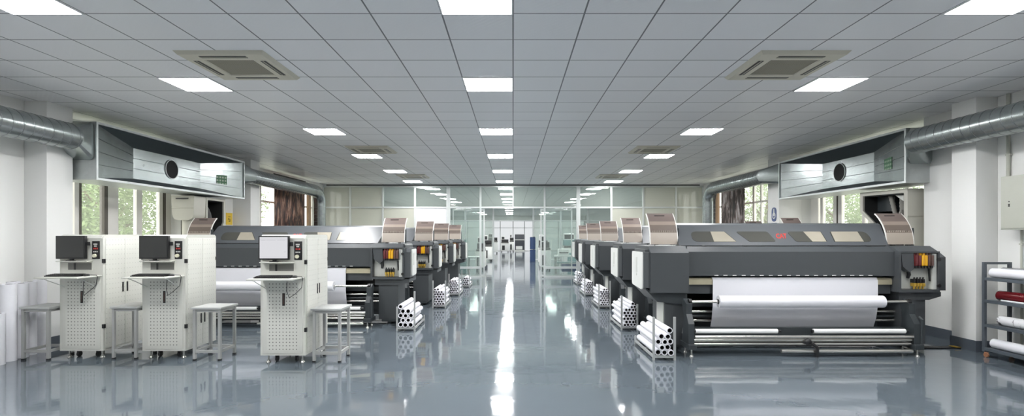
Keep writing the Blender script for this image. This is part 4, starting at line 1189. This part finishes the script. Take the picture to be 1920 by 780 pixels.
m = MB(); m.box(7.08, 7.17, 17.75, 18.05, .0, 3.1, .01); o = m.build('timber_plank', TAN); tag(o, 'brown timber plank upright beside the dark silver print', 'plank')

# ------------------------------------------------------------------ rooms beyond the glass
def finishing_machine(x, y, w, d, h, label, top=BLACK, body=WHITEP, legs=True):
    t = thing('finishing_machine', label, 'machine', (x, y, 0))
    m = MB(); m.box(0, w, 0, d, .12, h*.55, .015); m.build('body', body, t)
    m = MB(); m.box(.02, w-.02, .04, d-.04, h*.55, h*.63); m.build('work_table', STEEL, t, smooth=False)
    m = MB(); m.box(.04, w-.04, d*.35, d-.02, h*.63, h*.80, .02); m.build('head_unit', top, t)
    m = MB(); m.box(.06, w*.45, d*.40, d-.05, h*.80, h, .02); m.build('control_box', body, t)
    m = MB(); m.box(.08, w*.43, d*.39, d*.40, h*.83, h*.96); m.build('display', BLACK, t, smooth=False)
    m = MB(); m.cyl((.03, .06, h*.60), (w-.03, .06, h*.60), .04, 12); m.build('feed_roller', BLACK, t)
    for a in (.04, w-.10):
        for b in (.04, d-.10):
            m = MB(); m.box(a, a+.06, b, b+.06, 0, .12); m.build('foot', BLACK, t, smooth=False)
    m = MB(); m.box(w*.15, w*.5, -.006, 0, .2, h*.42); m.build('access_door', top if body is not BLACK else SLOT, t, smooth=False)
    return t
finishing_machine(-1.85, 31.6, .55, .9, 1.62, 'white machine with black head, before the second partition, opposite the blue drums')
finishing_machine(-1.75, 23.8, .42, 1.6, 1.55, 'dark-topped machine just beyond the glass, on the cabinet side', body=LPLATE)
finishing_machine(-2.2, 44.5, .85, 1.0, 1.75, 'white machine with black door deep in the far room, outermost of three', top=BLACK)
finishing_machine(-1.15, 48.2, .75, .9, 1.5, 'small white machine by the far white windows, middle of three')
finishing_machine(-.35, 49.3, .45, .8, 1.7, 'narrow white machine by the far white windows')
finishing_machine(1.30, 24.2, .5, 1.5, 1.62, 'white and black machine beyond the glass, in front of the blue drums')
finishing_machine(1.42, 28.0, .55, 1.2, 1.66, 'white machine between the glass partition and the blue drums')
finishing_machine(2.6, 26.3, 1.3, 1.0, 1.72, 'broad teal-topped machine behind the workbench with blue panels', top=TEAL)
finishing_machine(-2.95, 24.5, .6, .9, 1.5, 'grey machine with teal top behind the tall steel cabinet', top=TEAL, body=GREYBOX)
t = thing('dark_cabinet', 'dark glazed cabinet against the far white windows', 'cabinet', (.18, 51.2, 0))
m = MB(); m.box(0, .95, .02, .6, .08, 1.68, .01); m.build('body', pbr('far_dark', (.05, .055, .065), .3), t)
m = MB(); m.box(-.01, .96, 0, .02, 1.10, 1.18); m.box(-.01, .96, 0, .02, .0, .12); m.build('rail', LPLATE, t, smooth=False)
m = MB(); m.box(.1, .75, -.02, .02, .16, .5); m.build('pale_tray', WHITEP, t, smooth=False)
def drum(x, y, z, label):
    m = MB(); m.cyl((0, 0, 0), (0, 0, .72), .17, 20)
    for q in (.02, .24, .48, .70): m.tube((0, 0, q-.015), (0, 0, q+.015), .182, .165, 20)
    o = m.build('blue_drum', BLUE); o.location = (x, y, z)
    l = MB(); l.cyl((0, 0, .7201), (0, 0, .74), .15, 18); l.cyl((.07, 0, .74), (.07, 0, .76), .03, 10); l.build('drum_lid', BLACK, o)
    tag(o, label, 'drum', 'stacked blue drums')
drum(1.20, 31.3, 0, 'blue drum standing on the floor')
drum(1.20, 31.3, .765, 'blue drum stacked on top of another blue drum')
t = thing('workbench', 'workbench with blue base panels behind the glass partition', 'workbench', (1.75, 21.3, 0))
m = MB(); m.box(0, 1.9, 0, .7, .72, .78, .006); m.build('bench_top', WHITEP, t)
for x in (.02, 1.82):
    for y in (.04, .60):
        m = MB(); m.box(x, x+.06, y, y+.06, 0, .72); m.build('leg', STEEL, t, smooth=False)
m = MB(); m.box(.30, 1.82, .06, .62, .10, .42, .01); m.build('base_panel', BLUE, t)
m = MB(); m.box(.09, 1.82, .10, .60, .46, .50); m.build('lower_shelf', TEAL, t, smooth=False)
for k, (x, w, h, mt, nm, lab, ct) in enumerate(((.15, .45, .26, WHITEP, 'desktop_printer', 'white desktop printer on the blue-panelled bench behind glass', 'printer'),
        (.75, .55, .40, TEAL, 'equipment_case', 'teal equipment case on the blue-panelled bench behind glass', 'case'),
        (1.40, .40, .22, LPLATE, 'paper_box', 'pale box on the outer end of the bench behind glass', 'box'))):
    o = thing(nm, lab, ct, (1.75+x, 21.4, .781))
    m = MB(); m.box(0, w, 0, .45, 0, h, .02); m.build('body', mt, o)
    m = MB(); m.box(.04, w-.04, -.012, 0, h*.35, h*.5); m.build('tray', BLACK, o, smooth=False)
    m = MB(); m.box(.03, w-.03, .05, .40, h, h+.015, .004); m.build('lid', LPLATE, o)
t = thing('steel_cabinet', 'tall grey steel cabinet behind the glass partition', 'cabinet', (-2.35, 20.9, 0))
m = MB(); m.box(0, .42, .012, .5, .05, 1.45, .008); m.build('body', TEAL, t)
m = MB(); m.box(.01, .205, 0, .0115, .07, 1.43); m.box(.215, .41, 0, .0115, .07, 1.43); m.build('doors', TEAL, t, smooth=False)
m = MB(); m.box(.03, .39, .04, .46, 0, .05); m.build('plinth', BLACK, t, smooth=False)
t = thing('side_table', 'low pale table beside the steel cabinet behind the glass', 'table', (-1.90, 21.3, 0))
m = MB(); m.box(0, .5, 0, .6, .70, .74, .005); m.build('table_top', WHITEP, t)
for x in (.02, .44):
    for y in (.02, .54):
        m = MB(); m.box(x, x+.04, y, y+.04, 0, .70); m.build('leg', STEEL, t, smooth=False)

# ------------------------------------------------------------------ camera, world, colour
cam = bpy.data.cameras.new('camera'); co = bpy.data.objects.new('camera', cam); COL.objects.link(co)
co.location = (0, 0, H); co.rotation_euler = (PI/2, 0, 0)
cam.sensor_width = 36; cam.lens = 36*F/1920
cam.shift_x = -2/1920; cam.shift_y = 50/1920
cam.clip_start = .05; cam.clip_end = 300
SC.camera = co
w = bpy.data.worlds.new('world'); SC.world = w; w.use_nodes = True
N, L = w.node_tree.nodes, w.node_tree.links
bg = N['Background']
bg.inputs['Color'].default_value = (1.0, .985, .95, 1)      # bright overcast sky
bg.inputs['Strength'].default_value = 4.2
SC.view_settings.view_transform = 'Standard'; SC.view_settings.look = 'None'
SC.view_settings.exposure = 0.0; SC.view_settings.gamma = 1.0; SC.view_settings.use_curve_mapping = False
SC.cycles.use_denoising = True
SC.cycles.max_bounces = 8; SC.cycles.diffuse_bounces = 5; SC.cycles.glossy_bounces = 4; SC.cycles.transparent_max_bounces = 16
SC.cycles.sample_clamp_indirect = 8
